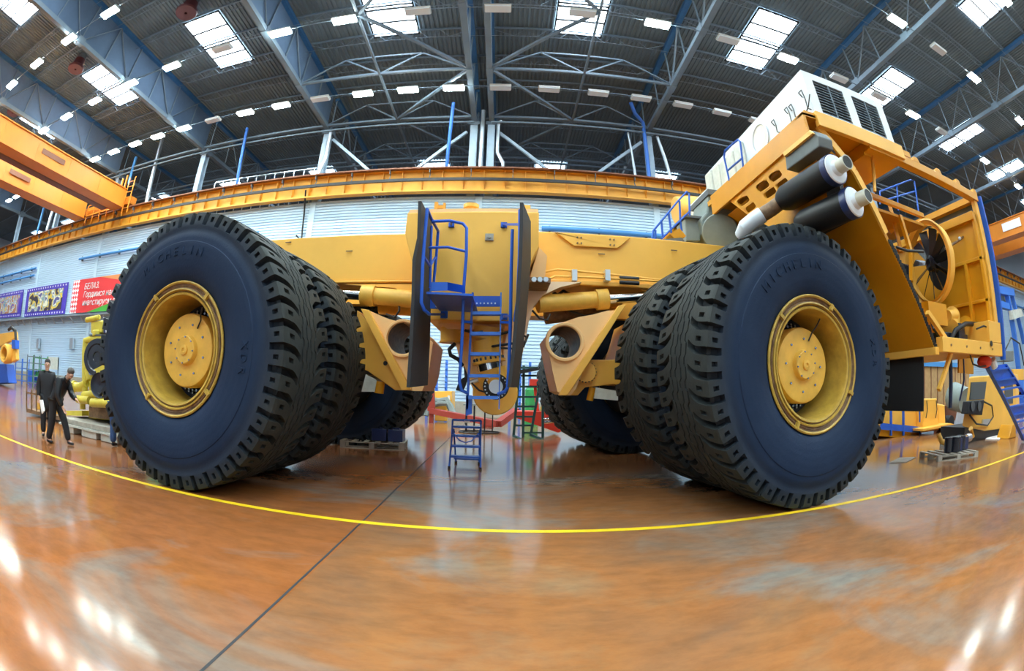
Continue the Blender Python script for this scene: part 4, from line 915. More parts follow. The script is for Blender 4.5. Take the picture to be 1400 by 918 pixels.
# small machinery on the lower platform
part(MB().sphere(P(1270, 440, 6.1), .34, 16, (1.1, .8, .7)).box(*[v for pr in zip((P(1262, 432, 6.1)-Vector((.15, .3, .2))), (P(1275, 425, 6.1)+Vector((.2, .3, .1)))) for v in pr]), 'pump', 'yellow_deep_shade')
part(MB().tube(P(1300, 450, 5.9), P(1302, 432, 6.3), .22, n=20).tube(P(1296, 432, 5.9), P(1306, 430, 5.9), .12, n=16), 'pump', 'yellow')
part(MB().tube(P(1322, 455, 6.0), P(1322, 440, 6.4), .26, n=20), 'pump', 'yellow_deep_shade')
part(MB().path([P(1298, 470, 5.8), P(1306, 452, 5.7), P(1320, 443, 5.7), P(1342, 444, 5.8), P(1352, 446, 5.8)], .055, 10).path([P(1270, 430, 5.8), P(1276, 450, 5.6), P(1290, 465, 5.6), P(1300, 470, 5.6)], .03, 8).path([P(1335, 450, 5.4), P(1345, 446, 5.3), P(1356, 450, 5.3), P(1352, 462, 5.25)], .02, 8), 'platform_hose', 'black')
part(MB().box(8.6, 9.8, 5.8, 6.6, 2.55, 2.75).box(9.2, 9.5, 5.7, 6.0, 2.6, 2.95), 'valve_block', 'black_gloss', bevel=.02)
part(MB().box(7.7, 10.6, 5.4, 11, 2.30, 2.36), 'lower_platform', 'yellow_deep_shade')
part(MB().path([P(1299, 485, 6.4), P(1300, 520, 6.4), P(1299, 558, 6.4)], .055, 8).path([P(1317, 490, 6.6), P(1318, 520, 6.6), P(1312, 548, 6.6)], .03, 8), 'hanging_hose', 'blue_band')
part(MB().prism([P(x, y, 6.6) for x, y in ((1311, 482), (1331, 484), (1331, 512), (1311, 510))], (0, .05, 0)), 'lower_bracket', 'yellow_deep_shade')
part(MB().sphere(P(1346, 495, 5.5), .24, 12, (1.2, .8, .6)), 'red_actuator', 'red'); part(MB().tube(P(1357, 492, 5.4), P(1360, 502, 5.4), .1, n=12), 'actuator_cap', 'white_paint')
part(MB().path([P(1326, 484, 5.4), P(1330, 498, 5.4), P(1340, 502, 5.4), P(1350, 500, 5.4)], .02, 6), 'platform_hose', 'black')
# front access stairs (blue, lowered to the floor)
a, c = P(1350, 503, 5.6), P(1399, 602, 6.2)
lt, lb = a, c; d = (lb-lt); w = Vector((0, 1, 0)); up = Vector((d.z, 0, -d.x)).normalized()
s0 = [lt, lb]; s1 = [P(1374, 499, 5.75), P(1430, 592, 6.3)]
for s_ in (s0, s1): part(MB().bar(s_[0], s_[1], .04, .14, (0, 1, 0)), 'stair_stringer', 'blue')
for k in range(9):
    t = (k+.3)/9; p0 = s0[0].lerp(s0[1], t); p1 = s1[0].lerp(s1[1], t); part(MB().bar(p0, p1, .16, .04), 'stair_tread', 'blue')
part(MB().prism([s0[0], s1[0], s1[0].lerp(s1[1], .22), s0[0].lerp(s0[1], .22)], (0, -.02, .02)).prism([s0[0].lerp(s0[1], .5), s1[0].lerp(s1[1], .5), s1[0].lerp(s1[1], .66), s0[0].lerp(s0[1], .66)], (0, -.02, .02)), 'stair_panel', 'blue')

# ================================================================== THINGS ON THE FLOOR
def obj_box(b, *a): return b.box(*a)
# blue folding steps
q0 = PZ(614, 641); q1 = PZ(657, 642); cx = (q0.x+q1.x)/2; Ys = q0.y; w = (q1.x-q0.x)/2; hh = 0.98
t = thing('step_stool', 'small blue folding step ladder standing on the floor under the truck ladder', 'step ladder', (cx, Ys, 0))
for s in (-1, 1):
    MB().path([(cx+s*w, Ys, .02), (cx+s*w*.93, Ys+.22, hh*.62), (cx+s*w*.93, Ys+.30, hh)], .02, 8).build('front_leg', 'blue', t)
    MB().path([(cx+s*w*.8, Ys+.75, .02), (cx+s*w*.85, Ys+.34, hh*.8)], .018, 8).build('rear_leg', 'blue', t)
    MB().tube((cx+s*w, Ys, 0), (cx+s*w, Ys, .05), .03, n=10).build('foot', 'black', t)
    MB().tube((cx+s*w*.8, Ys+.75, 0), (cx+s*w*.8, Ys+.75, .05), .03, n=10).build('foot', 'black', t)
for k, z in enumerate((.24, .45, .66, .84)):
    y = Ys+.08+z*.25; MB().box(cx-w*.95, cx+w*.95, y-.09, y+.09, z-.02, z+.02).build('step', 'blue', t)
MB().bar((cx-w*.93, Ys+.30, hh), (cx+w*.93, Ys+.30, hh), .045).build('top_rail', 'blue', t)
MB().box(cx-.05, cx+.06, Ys+.26, Ys+.28, hh-.05, hh-.01).build('sticker', 'white_ink', t)
MB().path([(cx-w*.85, Ys+.12, .74), (cx-w*.4, Ys+.08, .58), (cx, Ys+.06, .54), (cx+w*.4, Ys+.08, .58), (cx+w*.85, Ys+.12, .74)], .014, 6).build('strap', 'blue', t)
for z in (.12, .18): MB().bar((cx-w*.9, Ys+.6, z), (cx+w*.9, Ys+.6, z), .03).build('rear_brace', 'blue', t)
# red tow frame
rb = [P(588, 502, 22), P(590, 562, 22), P(681, 580, 19.5), P(706, 562, 21)]
t = thing('tow_frame', 'dark red bent steel tow frame lying on the floor behind the blue steps', 'tow frame', tuple(PZ(640, 585)))
MB().bar(rb[0], rb[1], .34, .3).build('upright_arm', 'red_beam', t); MB().bar(rb[1], rb[2], .3, .26).build('long_beam', 'red_beam', t); MB().bar(rb[2], rb[3], .3, .26).build('short_beam', 'red_beam', t)
g = PZ(667, 584); MB().box(g.x-.25, g.x+.25, g.y-.2, g.y+.2, 0, .1).build('foot_pad', 'red_beam', t)
MB().bar(rb[1]-Vector((0, 0, .1)), (rb[1].x, 22, 0), .2).build('prop', 'red_beam', t)
# yellow and red tool frame at right of the centre
t = thing('equipment_cradle', 'bright red equipment cradle on the floor between the dark ladder and the right tyre', 'cradle', tuple(PZ(740, 580)))
MB().prism([P(x, y, 17.5) for x, y in ((704, 563), (757, 563), (768, 590), (763, 592), (706, 572))], (0, 1.2, 0)).build('tray', 'red', t)
MB().bar(P(724, 524, 18), P(752, 525, 18), .45, .3).bar(P(731, 526, 18), P(735, 562, 18), .12).bar(P(748, 526, 18), P(742, 562, 18), .12).build('frame', 'red', t)
MB().tube(P(742, 574, 17.2), P(762, 571, 17.2), .06).tube(P(744, 578, 17.2), P(763, 576, 17.2), .06).build('tube', 'chrome', t)
for (px, py, m_) in ((745, 560, 'engine_yellow'), (752, 559, 'engine_yellow')): MB().sphere(P(px, py, 18), .2, 10).build('fitting', m_, t)
q = P(727, 548, 22); b = MB().lathe([(-1.2, .32), (.5, .32), (.75, .12), (.95, .12)], q, (0, 0, 1), 16, caps=True); tag(b.build('gas_cylinder', 'green'), 'green gas bottle by the back wall seen through the dark ladder', 'gas bottle')
# blue cable racks by the wall
for (px, w) in ((711, 'seen through the dark ladder'), (597, 'behind the red tow frame')):
    a, c = P(px, 520, 26.6), P(px, 562, 26.6)
    t = thing('cable_rack', 'tall narrow blue rack with rows of hooks ' + w, 'rack', (a.x, 26.6, 0), 'blue racks near the wall')
    for s in (-.55, 0, .55): MB().box(a.x+s-.07, a.x+s+.07, 26.55, 26.7, 0, 3.3).build('post', 'blue_pale', t)
    b = MB()
    for k in range(8):
        for s in (-.55, 0, .55): b.bar((a.x+s, 26.6, .6+k*.35), (a.x+s, 26.2, .7+k*.35), .05)
    b.build('hook', 'blue_pale', t, kind='stuff')
# yellow compressor with dark hoses near the wall
t = thing('compressor', 'yellow compressor box by the back wall with dark hoses draped over it', 'compressor', (-4.5, 24, 0))
q0, q1 = P(573, 536, 23.5), P(628, 572, 23.5)
MB().prism([P(x, y, 23.5) for x, y in ((576, 535), (618, 535), (618, 560), (572, 560))], (0, 1.5, 0)).build('housing', 'yellow', t, bevel=.03)
MB().box(q0.x+.9, P(612, 560, 23.3).x, 23.0, 23.5, 0.05, P(600, 548, 23).z).build('lower_box', 'yellow', t, bevel=.03)
MB().prism([P(x, y, 22.8) for x, y in ((568, 545), (575, 545), (577, 568), (566, 569))], (0, .5, 0)).build('grille', 'dark_red', t)
b = MB().path([P(575, 568, 22.6), P(580, 553, 22.6), P(588, 547, 22.6), P(600, 549, 22.7), P(610, 547, 22.7), P(616, 556, 22.6), P(620, 566, 22.5), P(628, 570, 22.4)], .16, 8).path([P(583, 569, 22.5), P(586, 556, 22.6), P(600, 552, 22.6), P(612, 552, 22.6), P(618, 565, 22.5)], .14, 8)
b.build('hose', 'grey_green', t)
MB().box(P(612, 543, 23.4).x, P(615, 543, 23.4).x, 23.4, 23.5, P(612, 547, 23.4).z, P(612, 541, 23.4).z).build('sign_plate', 'white_ink', t)
# dark tool stand behind the blue steps
g = PZ(655, 592); t = thing('tool_stand', 'black framed tool stand holding small parts behind the blue steps', 'stand', tuple(g))
zt_ = P(655, 553, g.y).z
for s in (-.5, -.2, .2, .5): MB().bar((g.x+s, g.y-.2, 0), (g.x+s, g.y-.2, zt_), .035).build('leg', 'black', t); MB().bar((g.x+s, g.y+.3, 0), (g.x+s, g.y+.3, zt_), .035).build('leg', 'black', t)
MB().box(g.x-.6, g.x+.6, g.y-.3, g.y+.4, zt_-.05, zt_).build('top_tray', 'grey_green', t); MB().path([(g.x+.75*cos(k*PI/8), g.y+.55*sin(k*PI/8), .03) for k in range(17)], .03, 6).build('base_ring', 'black', t)
MB().box(g.x-.35, g.x+.2, g.y-.2, g.y+.1, zt_, zt_+.18).tube((g.x+.3, g.y, zt_), (g.x+.3, g.y, zt_+.3), .08).build('machine_part', 'duct', t); MB().box(g.x-.1, g.x+.3, g.y-.25, g.y-.05, zt_+.25, zt_+.5).build('machine_part', 'yellow_deep_shade', t)
# dark green platform ladder
t = thing('platform_ladder', 'dark green platform step ladder right of the hanging black flap', 'step ladder', tuple(PZ(722, 600)))
ya, yb = 16.0, 16.6
for (p, q) in (((702, 597), (716, 440)), ((725, 597), (742, 502)), ((715, 602), (716, 500)), ((742, 604), (742, 530))):
    Y = 16.4; MB().bar(P(*p, Y), P(*q, Y), .09).build('leg', 'green_dark', t)
for k, (y, x0, x1) in enumerate(((503, 712, 741), (514, 712, 740), (529, 711, 738), (543, 708, 735), (556, 706, 732), (570, 705, 731), (582, 703, 728))):
    MB().bar(P(x0, y, 16.4), P(x1, y, 16.4), .07).build('step', 'green_dark', t)
MB().prism([P(711, 506, 16), P(741, 502, 16), P(741, 505, 16), P(711, 511, 16)], (0, .5, 0)).build('platform', 'black', t)
MB().bar(P(702, 596, 16.4), P(715, 603, 15.8), .08).bar(P(725, 594, 16.4), P(742, 602, 15.8), .08).bar(P(715, 592, 16.4), P(741, 592, 16.4), .05).build('base_bar', 'green_dark', t)
# pallets
def pallet(label, o, yaw, sx=1.2, sy=.9, m='pallet_wood', h=.14):
    t = thing('pallet', label, 'pallet', tuple(o), 'wooden pallets'); R3 = Matrix.Rotation(yaw, 4, 'Z')
    def bx(x0, x1, y0, y1, z0, z1, nm, ):
        b = MB().box(x0, x1, y0, y1, z0, z1); b.v = [(R3 @ v)+Vector(o) for v in b.v]; return b.build(nm, m, t)
    n = 6
    for k in range(n): x = -sx/2+k*(sx-.12)/(n-1); bx(x, x+.12, -sy/2, sy/2, h-.022, h, 'top_board')
    for y in (-sy/2, -.05, sy/2-.1):
        bx(-sx/2, sx/2, y, y+.1, h-.045, h-.022, 'stringer'); bx(-sx/2, sx/2, y, y+.1, 0, .022, 'bottom_board')
        for x in (-sx/2, -.07, sx/2-.14): bx(x, x+.14, y, y+.1, .022, h-.045, 'block')
    return t
g = PZ(512, 612); pallet('grey wooden pallet with dark parts on it, behind the left inner tyre', (g.x, g.y, 0), .1, 1.7, .9, h=.2)
for k, (px, py, w_) in enumerate(((519, 607, 'left'), (541, 606, 'right'))):
    q = P(px, py, g.y-.1); s = .2; MB_ = MB().box(q.x-s, q.x+s, g.y-.2, g.y+.2, .2, .52).tube((q.x, g.y-.05, .52), (q.x, g.y-.05, .56), .1)
    tag(MB_.build('gear_housing', 'blue_band', bevel=.02), 'small dark blue gear housing on the pallet, the %s one' % w_, 'machine part', 'parts on the pallets')
q = P(528, 604, g.y); tag(MB().tube((q.x, g.y, .2), (q.x, g.y+.3, .2+.12), .12).tube((q.x, g.y-.1, .32), (q.x, g.y+.2, .32), .1).build('coupling', 'black', bevel=.01), 'round black coupling lying between the two dark housings', 'machine part', 'parts on the pallets')
g = PZ(1300, 626); pallet('grey wooden pallet under the yellow pipe, right of the right tyre', (10.55, 6.85, 0), -.35, 1.5, 1.0)
t = thing('pipe_assembly', 'bent yellow pipe with two silver clamps lying over black parts on the right pallet', 'pipe', (10.5, 6.8, .14))
pp = [P(1283, 594, 7.2), P(1287, 604, 7.1), P(1296, 607, 7.0), P(1320, 600, 6.9), P(1330, 596, 6.9), P(1327, 586, 6.9)]
MB().path(pp, .075, 12).build('pipe', 'yellow', t); MB().tube(P(1302, 606, 6.95), P(1307, 604, 6.95), .11, n=16).build('clamp', 'duct', t); MB().tube(P(1321, 600, 6.9), P(1326, 598, 6.9), .11, n=16).build('clamp', 'duct', t)
t = thing('valve_assembly', 'glossy black valve bodies on the right pallet', 'machine part', (10.7, 6.6, .14))
for (dx, dy, r) in ((0, 0, .17), (.35, .02, .15), (-.3, .05, .12)): MB().tube((10.6+dx, 6.7+dy, .14), (10.6+dx, 6.7+dy, .5), r, n=16).build('valve_body', 'black_gloss', t, bevel=.02)
MB().box(10.75, 11.25, 6.6, 7.0, .14, .45).build('valve_block', 'blue_band', t, bevel=.02)
o = MB().prism([(8.6, 7.5, .003), (9.5, 7.9, .003), (9.9, 7.6, .003), (9.0, 7.25, .003)], (0, 0, .012)).build('cardboard_sheet', 'pallet_wood'); tag(o, 'flat pale cardboard sheet on the floor right of the right tyre', 'cardboard')
# yellow test unit on a skid behind the rubber sheet
t = thing('test_unit', 'yellow pump unit on a low skid behind the black rubber sheet', 'machine', (13.5, 11.7, 0))
MB().prism([P(x, y, 11.7) for x, y in ((1195, 596), (1256, 602), (1258, 588), (1200, 580))], (0, 1.6, 0)).build('skid', 'yellow_deep_shade', t, bevel=.03)
MB().prism([P(x, y, 11.8) for x, y in ((1200, 578), (1258, 586), (1258, 562), (1203, 560))], (0, 1.2, 0)).build('base_frame', 'yellow', t)
MB().bar(P(1204, 583, 11.6), P(1258, 588, 11.6), .06, .22).build('blue_band', 'blue', t)
for px in (1218, 1235, 1258): MB().bar(P(px, 562, 11.6), P(px, 596, 11.6), .08).build('blue_strap', 'blue', t)
MB().prism([P(x, y, 11.4) for x, y in ((1262, 546), (1281, 545), (1284, 588), (1262, 592))], (0, 1.0, 0)).build('cabinet', 'yellow', t, bevel=.04)
MB().prism([P(x, y, 11.6) for x, y in ((1282, 552), (1292, 554), (1293, 582), (1284, 586))], (0, .8, 0)).build('cabinet', 'yellow', t, bevel=.06)
for px in (1267, 1280): MB().path([P(px, 548, 11.35), P(px+1, 560, 11.3), P(px-1, 572, 11.3)], .02, 6).build('lifting_strap', 'black', t)
MB().prism([P(x, y, 11.0) for x, y in ((1262, 590), (1306, 581), (1300, 579), (1262, 587))], (0, 1.0, 0)).build('deck_plate', 'yellow', t)
for px in (1290, 1300): q = P(px, 591, 11.8); MB().tube((q.x, 11.8, .28), (q.x, 12.1, .28), .28, n=20).build('wheel', 'black', t)
# tall wooden crates behind
t = thing('wooden_crate', 'tall pale plank crate behind the yellow pump unit', 'crate', (20, 13, 0))
a, c = P(1263, 500, 13.5), P(1325, 500, 13.5)
MB().box(a.x, c.x, 13.5, 15, .6, P(1290, 502, 13.5).z).build('plank_wall', 'wood', t)
b = MB(); x = a.x
while x < c.x: b.box(x, x+.03, 13.47, 13.5, .6, P(1290, 502, 13.5).z); x += .62
b.build('plank_gap', 'rail_brown', t, kind='stuff')
MB().box(a.x-.1, c.x+.1, 13.4, 15.1, P(1290, 502, 13.5).z, P(1290, 496, 13.5).z).build('wrap_band', 'wall_blue_pipe', t)
MB().prism([P(x, y, 13) for x, y in ((1288, 556), (1310, 552), (1306, 575), (1290, 582))], (0, .6, 0)).build('side_board', 'rail_brown', t)
q = P(1312, 545, 12); tag(MB().lathe([(-.55, .4), (-.6, .55), (.5, .62), (.6, .5)], q, (.3, 1, .2), 24, caps=True).build('cable_drum', 'grey_green'), 'round grey-blue drum between the crate and the yellow control cabinet', 'drum')
# yellow control cabinet
t = thing('control_cabinet', 'large sloping yellow test cabinet with dark screen beside the blue stairs', 'cabinet', (14.5, 7.5, 0))
YC = 8.0
MB().prism([P(x, y, YC) for x, y in ((1325, 515), (1387, 511), (1389, 584), (1345, 590), (1315, 584))], (1.6, .5, 0)).build('body', 'yellow', t, bevel=.05)
MB().prism([P(x, y, YC-.03) for x, y in ((1328, 523), (1349, 522), (1346, 546), (1326, 547))], (0, .05, 0)).build('screen', 'monitor', t)
MB().prism([P(x, y, YC-.03) for x, y in ((1374, 525), (1385, 524), (1385, 552), (1374, 553))], (0, .05, 0)).build('screen', 'monitor', t)
MB().prism([P(x, y, YC-.35) for x, y in ((1326, 549), (1346, 547), (1343, 568), (1323, 566))], (0, .3, 0)).build('gauge_box', 'black', t, bevel=.02)
for px in (1330, 1339): q = P(px, 556, YC-.37); MB().tube(q, q+Vector((0, -.02, 0)), .14, n=20).build('gauge', 'monitor', t)
MB().path([P(1346, 550, YC-.1), P(1356, 555, YC-.1), P(1358, 570, YC-.1), P(1350, 582, YC-.1), P(1335, 580, YC-.1), P(1326, 568, YC-.1)], .03, 6).build('hose', 'black', t)
MB().prism([P(x, y, YC-.1) for x, y in ((1345, 574), (1354, 573), (1353, 581), (1344, 581))], (0, .08, 0)).build('label_plate', 'duct', t)
g0, g1 = P(1322, 586, YC), P(1385, 586, YC); MB().box(g0.x, g1.x, YC+.1, YC+1.2, 0, g0.z+.02).build('plinth', 'black', t)
o = MB().prism([PZ(1347, 602), PZ(1352, 597), PZ(1370, 596), PZ(1366, 602)], (0, 0, .03)).build('paper_tray', 'paper'); tag(o, 'white flat tray on the floor under the yellow control cabinet', 'tray')
q = PZ(1385, 599); t = thing('wheel_chock', 'yellow wheel chock at the foot of the blue stairs', 'chock', tuple(q))
MB().prism([(q.x-.45, q.y, 0), (q.x+.35, q.y, 0), (q.x+.2, q.y, .4), (q.x-.1, q.y, .42)], (0, .6, 0)).build('block', 'yellow_deep_shade', t, bevel=.03)
# far right wall frames
t = thing('gantry_frame', 'pale blue tall portal frame by the wall at the far right', 'frame', (40, 20, 0))
for (pts, w) in (([(1362, 395), (1364, 415)], .5), ([(1375, 395), (1392, 500), (1398, 560)], .5), ([(1382, 400), (1400, 470)], .4)):
    ps = [P(x, y, 18) for x, y in pts]
    for a, c in zip(ps[:-1], ps[1:]): MB().bar(a, c, w, w*.6).build('post', 'blue_pale', t)
MB().bar(P(1360, 396, 18), P(1384, 401, 18), .6).bar(P(1362, 415, 18), P(1378, 420, 18), .5).build('crossbar', 'blue_pale', t)
MB().prism([P(x, y, 18.5) for x, y in ((1361, 399), (1372, 401), (1374, 412), (1363, 412))], (0, .5, 0)).prism([P(x, y, 18.5) for x, y in ((1377, 400), (1384, 403), (1383, 414), (1379, 412))], (0, .5, 0)).build('hoist_box', 'grey_green', t)
MB().prism([P(x, y, 17.5) for x, y in ((1384, 424), (1396, 422), (1400, 432), (1386, 437))], (0, .5, 0)).build('lamp_box', 'white_wrap', t)
t = thing('storage_shelf', 'blue and grey shelving with parts behind the stairs at the right edge', 'shelf', (25, 14, 0))
for (x0, y0, x1, y1, m_) in ((1386, 505, 1400, 520, 'yellow'), (1388, 520, 1400, 545, 'blue_pale'), (1390, 545, 1400, 575, 'blue'), (1390, 535, 1400, 542, 'red'), (1372, 480, 1386, 494, 'grey_blanket')):
    MB().prism([P(x0, y0, 14), P(x1, y0, 14), P(x1, y1, 14), P(x0, y1, 14)], (0, 1, 0)).build('shelf_box', m_, t, bevel=.03)
b = MB().path([P(1370, 510, 10), P(1374, 480, 10), P(1382, 462, 10), P(1394, 470, 10), P(1400, 500, 10)], .04, 6); tag(b.build('loose_cable', 'black'), 'dark loose cable arching beside the radiator frame', 'cable')

# diesel engine on a timber skid behind the left tyre
ex, ey = -9.9, 8.1
t = thing('diesel_engine', 'large yellow diesel engine with black pulleys standing on a pale skid beside the left tyre', 'engine', (ex, ey, 0))
EY = 8.0
def e(x, y, Y=EY): return P(x, y, Y)
MB().prism([e(x, y, 8.2) for x, y in ((122, 545), (160, 545), (160, 577), (120, 572))], (0, .6, 0)).build('sump', 'engine_yellow', t, bevel=.04)
MB().prism([e(x, y, 8.3) for x, y in ((120, 480), (165, 480), (165, 550), (122, 550))], (0, 1.0, 0)).build('block', 'engine_yellow', t, bevel=.05)
MB().tube(e(113, 560), e(113, 545), .09).tube(e(106, 546, 7.8), e(122, 548, 7.8), .10).tube(e(126, 551, 7.7), e(160, 552, 7.7), .11).tube(e(114, 541, 7.9), e(140, 538, 7.9), .10).build('coolant_manifold', 'engine_yellow', t)
MB().path([e(101, 528), e(106, 530), e(112, 529), e(118, 524)], .12, 12).build('water_inlet', 'engine_yellow', t)
MB().tube(e(100, 528), e(102, 529), .15, n=20).build('inlet_flange', 'engine_yellow', t)
MB().path([e(117, 552), e(116, 520), e(116, 480), e(117, 466), e(124, 464), (e(145, 463))], .09, 12).build('riser_pipe', 'engine_yellow', t)
MB().path([e(122, 520), e(120, 508), e(124, 500), e(122, 494)], .1, 10).build('hose_elbow', 'engine_yellow', t)
q = e(133, 489, 7.7)
MB().lathe([(.0, .001), (0, .12), (-.03, .14), (-.03, .30), (-.06, .33), (-.06, .44), (.02, .46), (.12, .46), (.12, .001)], q, (-.3, 1, 0), 40).build('fan_pulley', 'black_gloss', t)
q = e(137, 527, 7.7); MB().lathe([(.0, .001), (-.03, .14), (-.03, .26), (-.06, .30), (.1, .31), (.1, .001)], q, (-.3, 1, 0), 36).build('crank_pulley', 'black_gloss', t)
q = e(126, 507, 7.75); MB().lathe([(-.04, .001), (-.04, .12), (.1, .13), (.1, .001)], q, (-.3, 1, 0), 20).build('idler_pulley', 'bolt', t)
MB().path([e(122, 500, 7.68), e(129, 514, 7.68), e(128, 530, 7.68), e(137, 540, 7.68), e(147, 528, 7.68), e(144, 500, 7.68)], .03, 6).build('drive_belt', 'black', t)
MB().bar(e(126, 512, 7.7), e(150, 500, 7.7), .1, .14).bar(e(140, 548, 7.8), e(158, 536, 7.8), .2, .2).build('bracket', 'engine_yellow', t)
MB().prism([e(x, y, 8.0) for x, y in ((124, 440), (140, 438), (140, 455), (124, 456))], (0, .7, 0)).tube(e(118, 438, 8), e(136, 434, 8), .07).tube(e(132, 460, 8), e(132, 452, 8), .13).build('expansion_tank', 'engine_yellow', t, bevel=.03)
MB().prism([e(x, y, 7.9) for x, y in ((141, 434), (156, 434), (156, 440), (147, 441), (147, 456), (141, 456))], (0, .5, 0)).build('air_filter', 'blue_band', t, bevel=.02)
MB().tube(e(147, 441, 7.8), e(147, 455, 7.8), .06).build('filter_canister', 'white_paint', t)
MB().box(e(125, 457).x, e(148, 460).x, 7.9, 8.8, e(130, 460).z, e(130, 458).z).build('upper_shelf', 'steel_dark', t)
MB().prism([e(x, y, 7.9) for x, y in ((122, 556), (152, 558), (150, 574), (122, 571))], (0, .5, 0)).build('mount_box', 'rust_ring', t)
MB().prism([e(x, y, 8.1) for x, y in ((152, 455), (166, 455), (166, 560), (152, 560))], (0, .9, 0)).build('flywheel_side', 'black_gloss', t, bevel=.05)
MB().prism([e(x, y, 8.0) for x, y in ((86, 562), (112, 562), (112, 569), (86, 568))], (0, .6, 0)).build('stand_arm', 'engine_yellow', t)
t2 = thing('engine_skid', 'pale timber and steel skid carrying the yellow engine', 'skid', (ex, 7.7, 0))
MB().box(-11.2, -8.3, 7.55, 8.9, .23, .36).build('top_beam', 'pallet_wood', t2, bevel=.02)
MB().box(-11.25, -8.25, 7.5, 8.95, .18, .23).build('lip', 'white_wrap', t2)
for x0, x1 in ((-11.1, -10.5), (-10.1, -9.4), (-9.2, -8.5)):
    MB().box(x0, x1, 7.55, 8.9, 0, .18).build('foot_block', 'white_wrap', t2, bevel=.02)
# low barred cart with yellow parts
q = PZ(36, 566); q2 = PZ(62, 572)
t = thing('barred_cart', 'low brown barred cart standing behind the two men', 'cart', tuple(q))
cy0 = 8.6; zt_ = .62
a, c = P(36, 560, cy0), P(100, 575, cy0)
MB().box(a.x, a.x+3.0, cy0, cy0+1.1, .08, .2).build('base', 'rust_ring', t)
for k in range(7): MB().bar((a.x+.03+k*.42, cy0, .15), (a.x+.03+k*.42, cy0, .85 if k else 1.0), .05).build('upright', 'rust_ring', t)
MB().bar((a.x, cy0, .72), (a.x+2.6, cy0, .72), .05).build('top_bar', 'rust_ring', t)
for k in range(4):
    o = MB().lathe([(0, .08), (0, .16), (.25, .16), (.3, .1), (.42, .09)], (a.x+.35+k*.5, cy0+.5, .2), (0, 0, 1), 16, caps=True).build('yellow_fitting', 'yellow')
    tag(o, 'small yellow fitting in the barred cart, %s from the left' % ORD[k], 'machine part', 'yellow fittings in the cart')
# yellow manipulator at the left edge
t = thing('lifting_manipulator', 'yellow lifting arm with ring end on a dark blue stand, far left', 'manipulator', (-37, 20, 0))
YM = 17.0
MB().prism([P(x, y, YM) for x, y in ((-8, 458), (20, 453), (21, 462), (0, 474), (-8, 478))], (0, .35, 0)).build('arm', 'yellow', t, bevel=.05)
q = P(9, 484, YM-.3); MB().lathe([(-.3, .42), (-.35, .48), (-.35, .60), (-.1, .70), (.5, .65), (.5, .4), (-.3, .4)], q, (-.2, 1, 0), 32).build('ring_end', 'yellow', t)
MB().lathe([(.3, .001), (.3, .42)], q, (-.2, 1, 0), 32).build('ring_bore', 'rail_brown', t)
MB().prism([P(x, y, YM) for x, y in ((14, 473), (21, 462), (22, 492), (16, 496))], (0, .35, 0)).build('link', 'yellow', t, bevel=.05)
MB().path([P(12, 451, YM), P(16, 448, YM), P(21, 453, YM), P(22, 466, YM)], .13, 8).build('hose', 'black', t)
MB().prism([P(x, y, YM-.2) for x, y in ((16, 465), (21, 465), (21, 477), (16, 477))], (0, .4, 0)).build('actuator', 'blue', t)
MB().prism([P(x, y, YM) for x, y in ((-8, 498), (8, 498), (12, 524), (-8, 525))], (0, .9, 0)).build('stand', 'blue_navy' if 'blue_navy' in M else 'blue', t, bevel=.05)
for (x0, y0, x1, y1, m_, nm, lb) in ((38, 485, 46, 520, 'steel_paint', 'wire_shelf', 'wire shelf with small items by the wall left of the men'), (46, 486, 56, 506, 'green', 'green_rack', 'green bottle rack by the wall behind the standing man'), (66, 488, 79, 506, 'white_wrap', 'notice_board', 'white notice board behind the two men'), (37, 506, 60, 516, 'blue', 'blue_bench', 'blue work bench at the foot of the back wall'), (22, 490, 30, 524, 'blue_pale', 'blue_trolley', 'blue trolley frame right of the manipulator')):
    Yq = {'wire_shelf': 20.5, 'green_rack': 23.2, 'notice_board': 26, 'blue_bench': 25.5, 'blue_trolley': 21}[nm]; ps = [P(x0, y0, Yq), P(x1, y0, Yq), P(x1, y1, Yq), P(x0, y1, Yq)]
    a, c = ps[0], ps[2]; t = thing(nm, lb, nm.split('_')[1], (a.x, Yq, 0))
    if nm in ('notice_board',): MB().box(a.x, c.x, Yq, Yq+.08, c.z, a.z).build('panel', m_, t); MB().box(a.x, a.x+.06, Yq, Yq+.1, 0, a.z).box(c.x-.06, c.x, Yq, Yq+.1, 0, a.z).build('post', 'steel_paint', t)
    elif nm == 'blue_bench':
        MB().box(a.x, c.x, Yq, Yq+1, a.z-.15, a.z).build('top', m_, t); MB().box(a.x+.2, a.x+1.6, Yq, Yq+.9, 0.05, a.z-.15).box(c.x-1.6, c.x-.2, Yq, Yq+.9, .05, a.z-.15).build('cabinet', m_, t)
    else:
        b = MB()
        for xx in (a.x, c.x):
            for yy in (Yq, Yq+.8): b.bar((xx, yy, 0), (xx, yy, a.z), .08)
        b.build('post', m_, t); b = MB(); k = .3
        while k < a.z+.01: b.box(min(a.x, c.x), max(a.x, c.x), Yq, Yq+.8, k-.03, k+.03); k += .5
        b.build('shelf', m_, t)
        if nm == 'green_rack':
            for s in range(4): MB().lathe([(0, .1), (.3, .1), (.4, .03), (.5, .03)], (a.x+.3+s*.4, Yq+.3, .8), (0, 0, 1), 10).build('bottle', 'green', t)

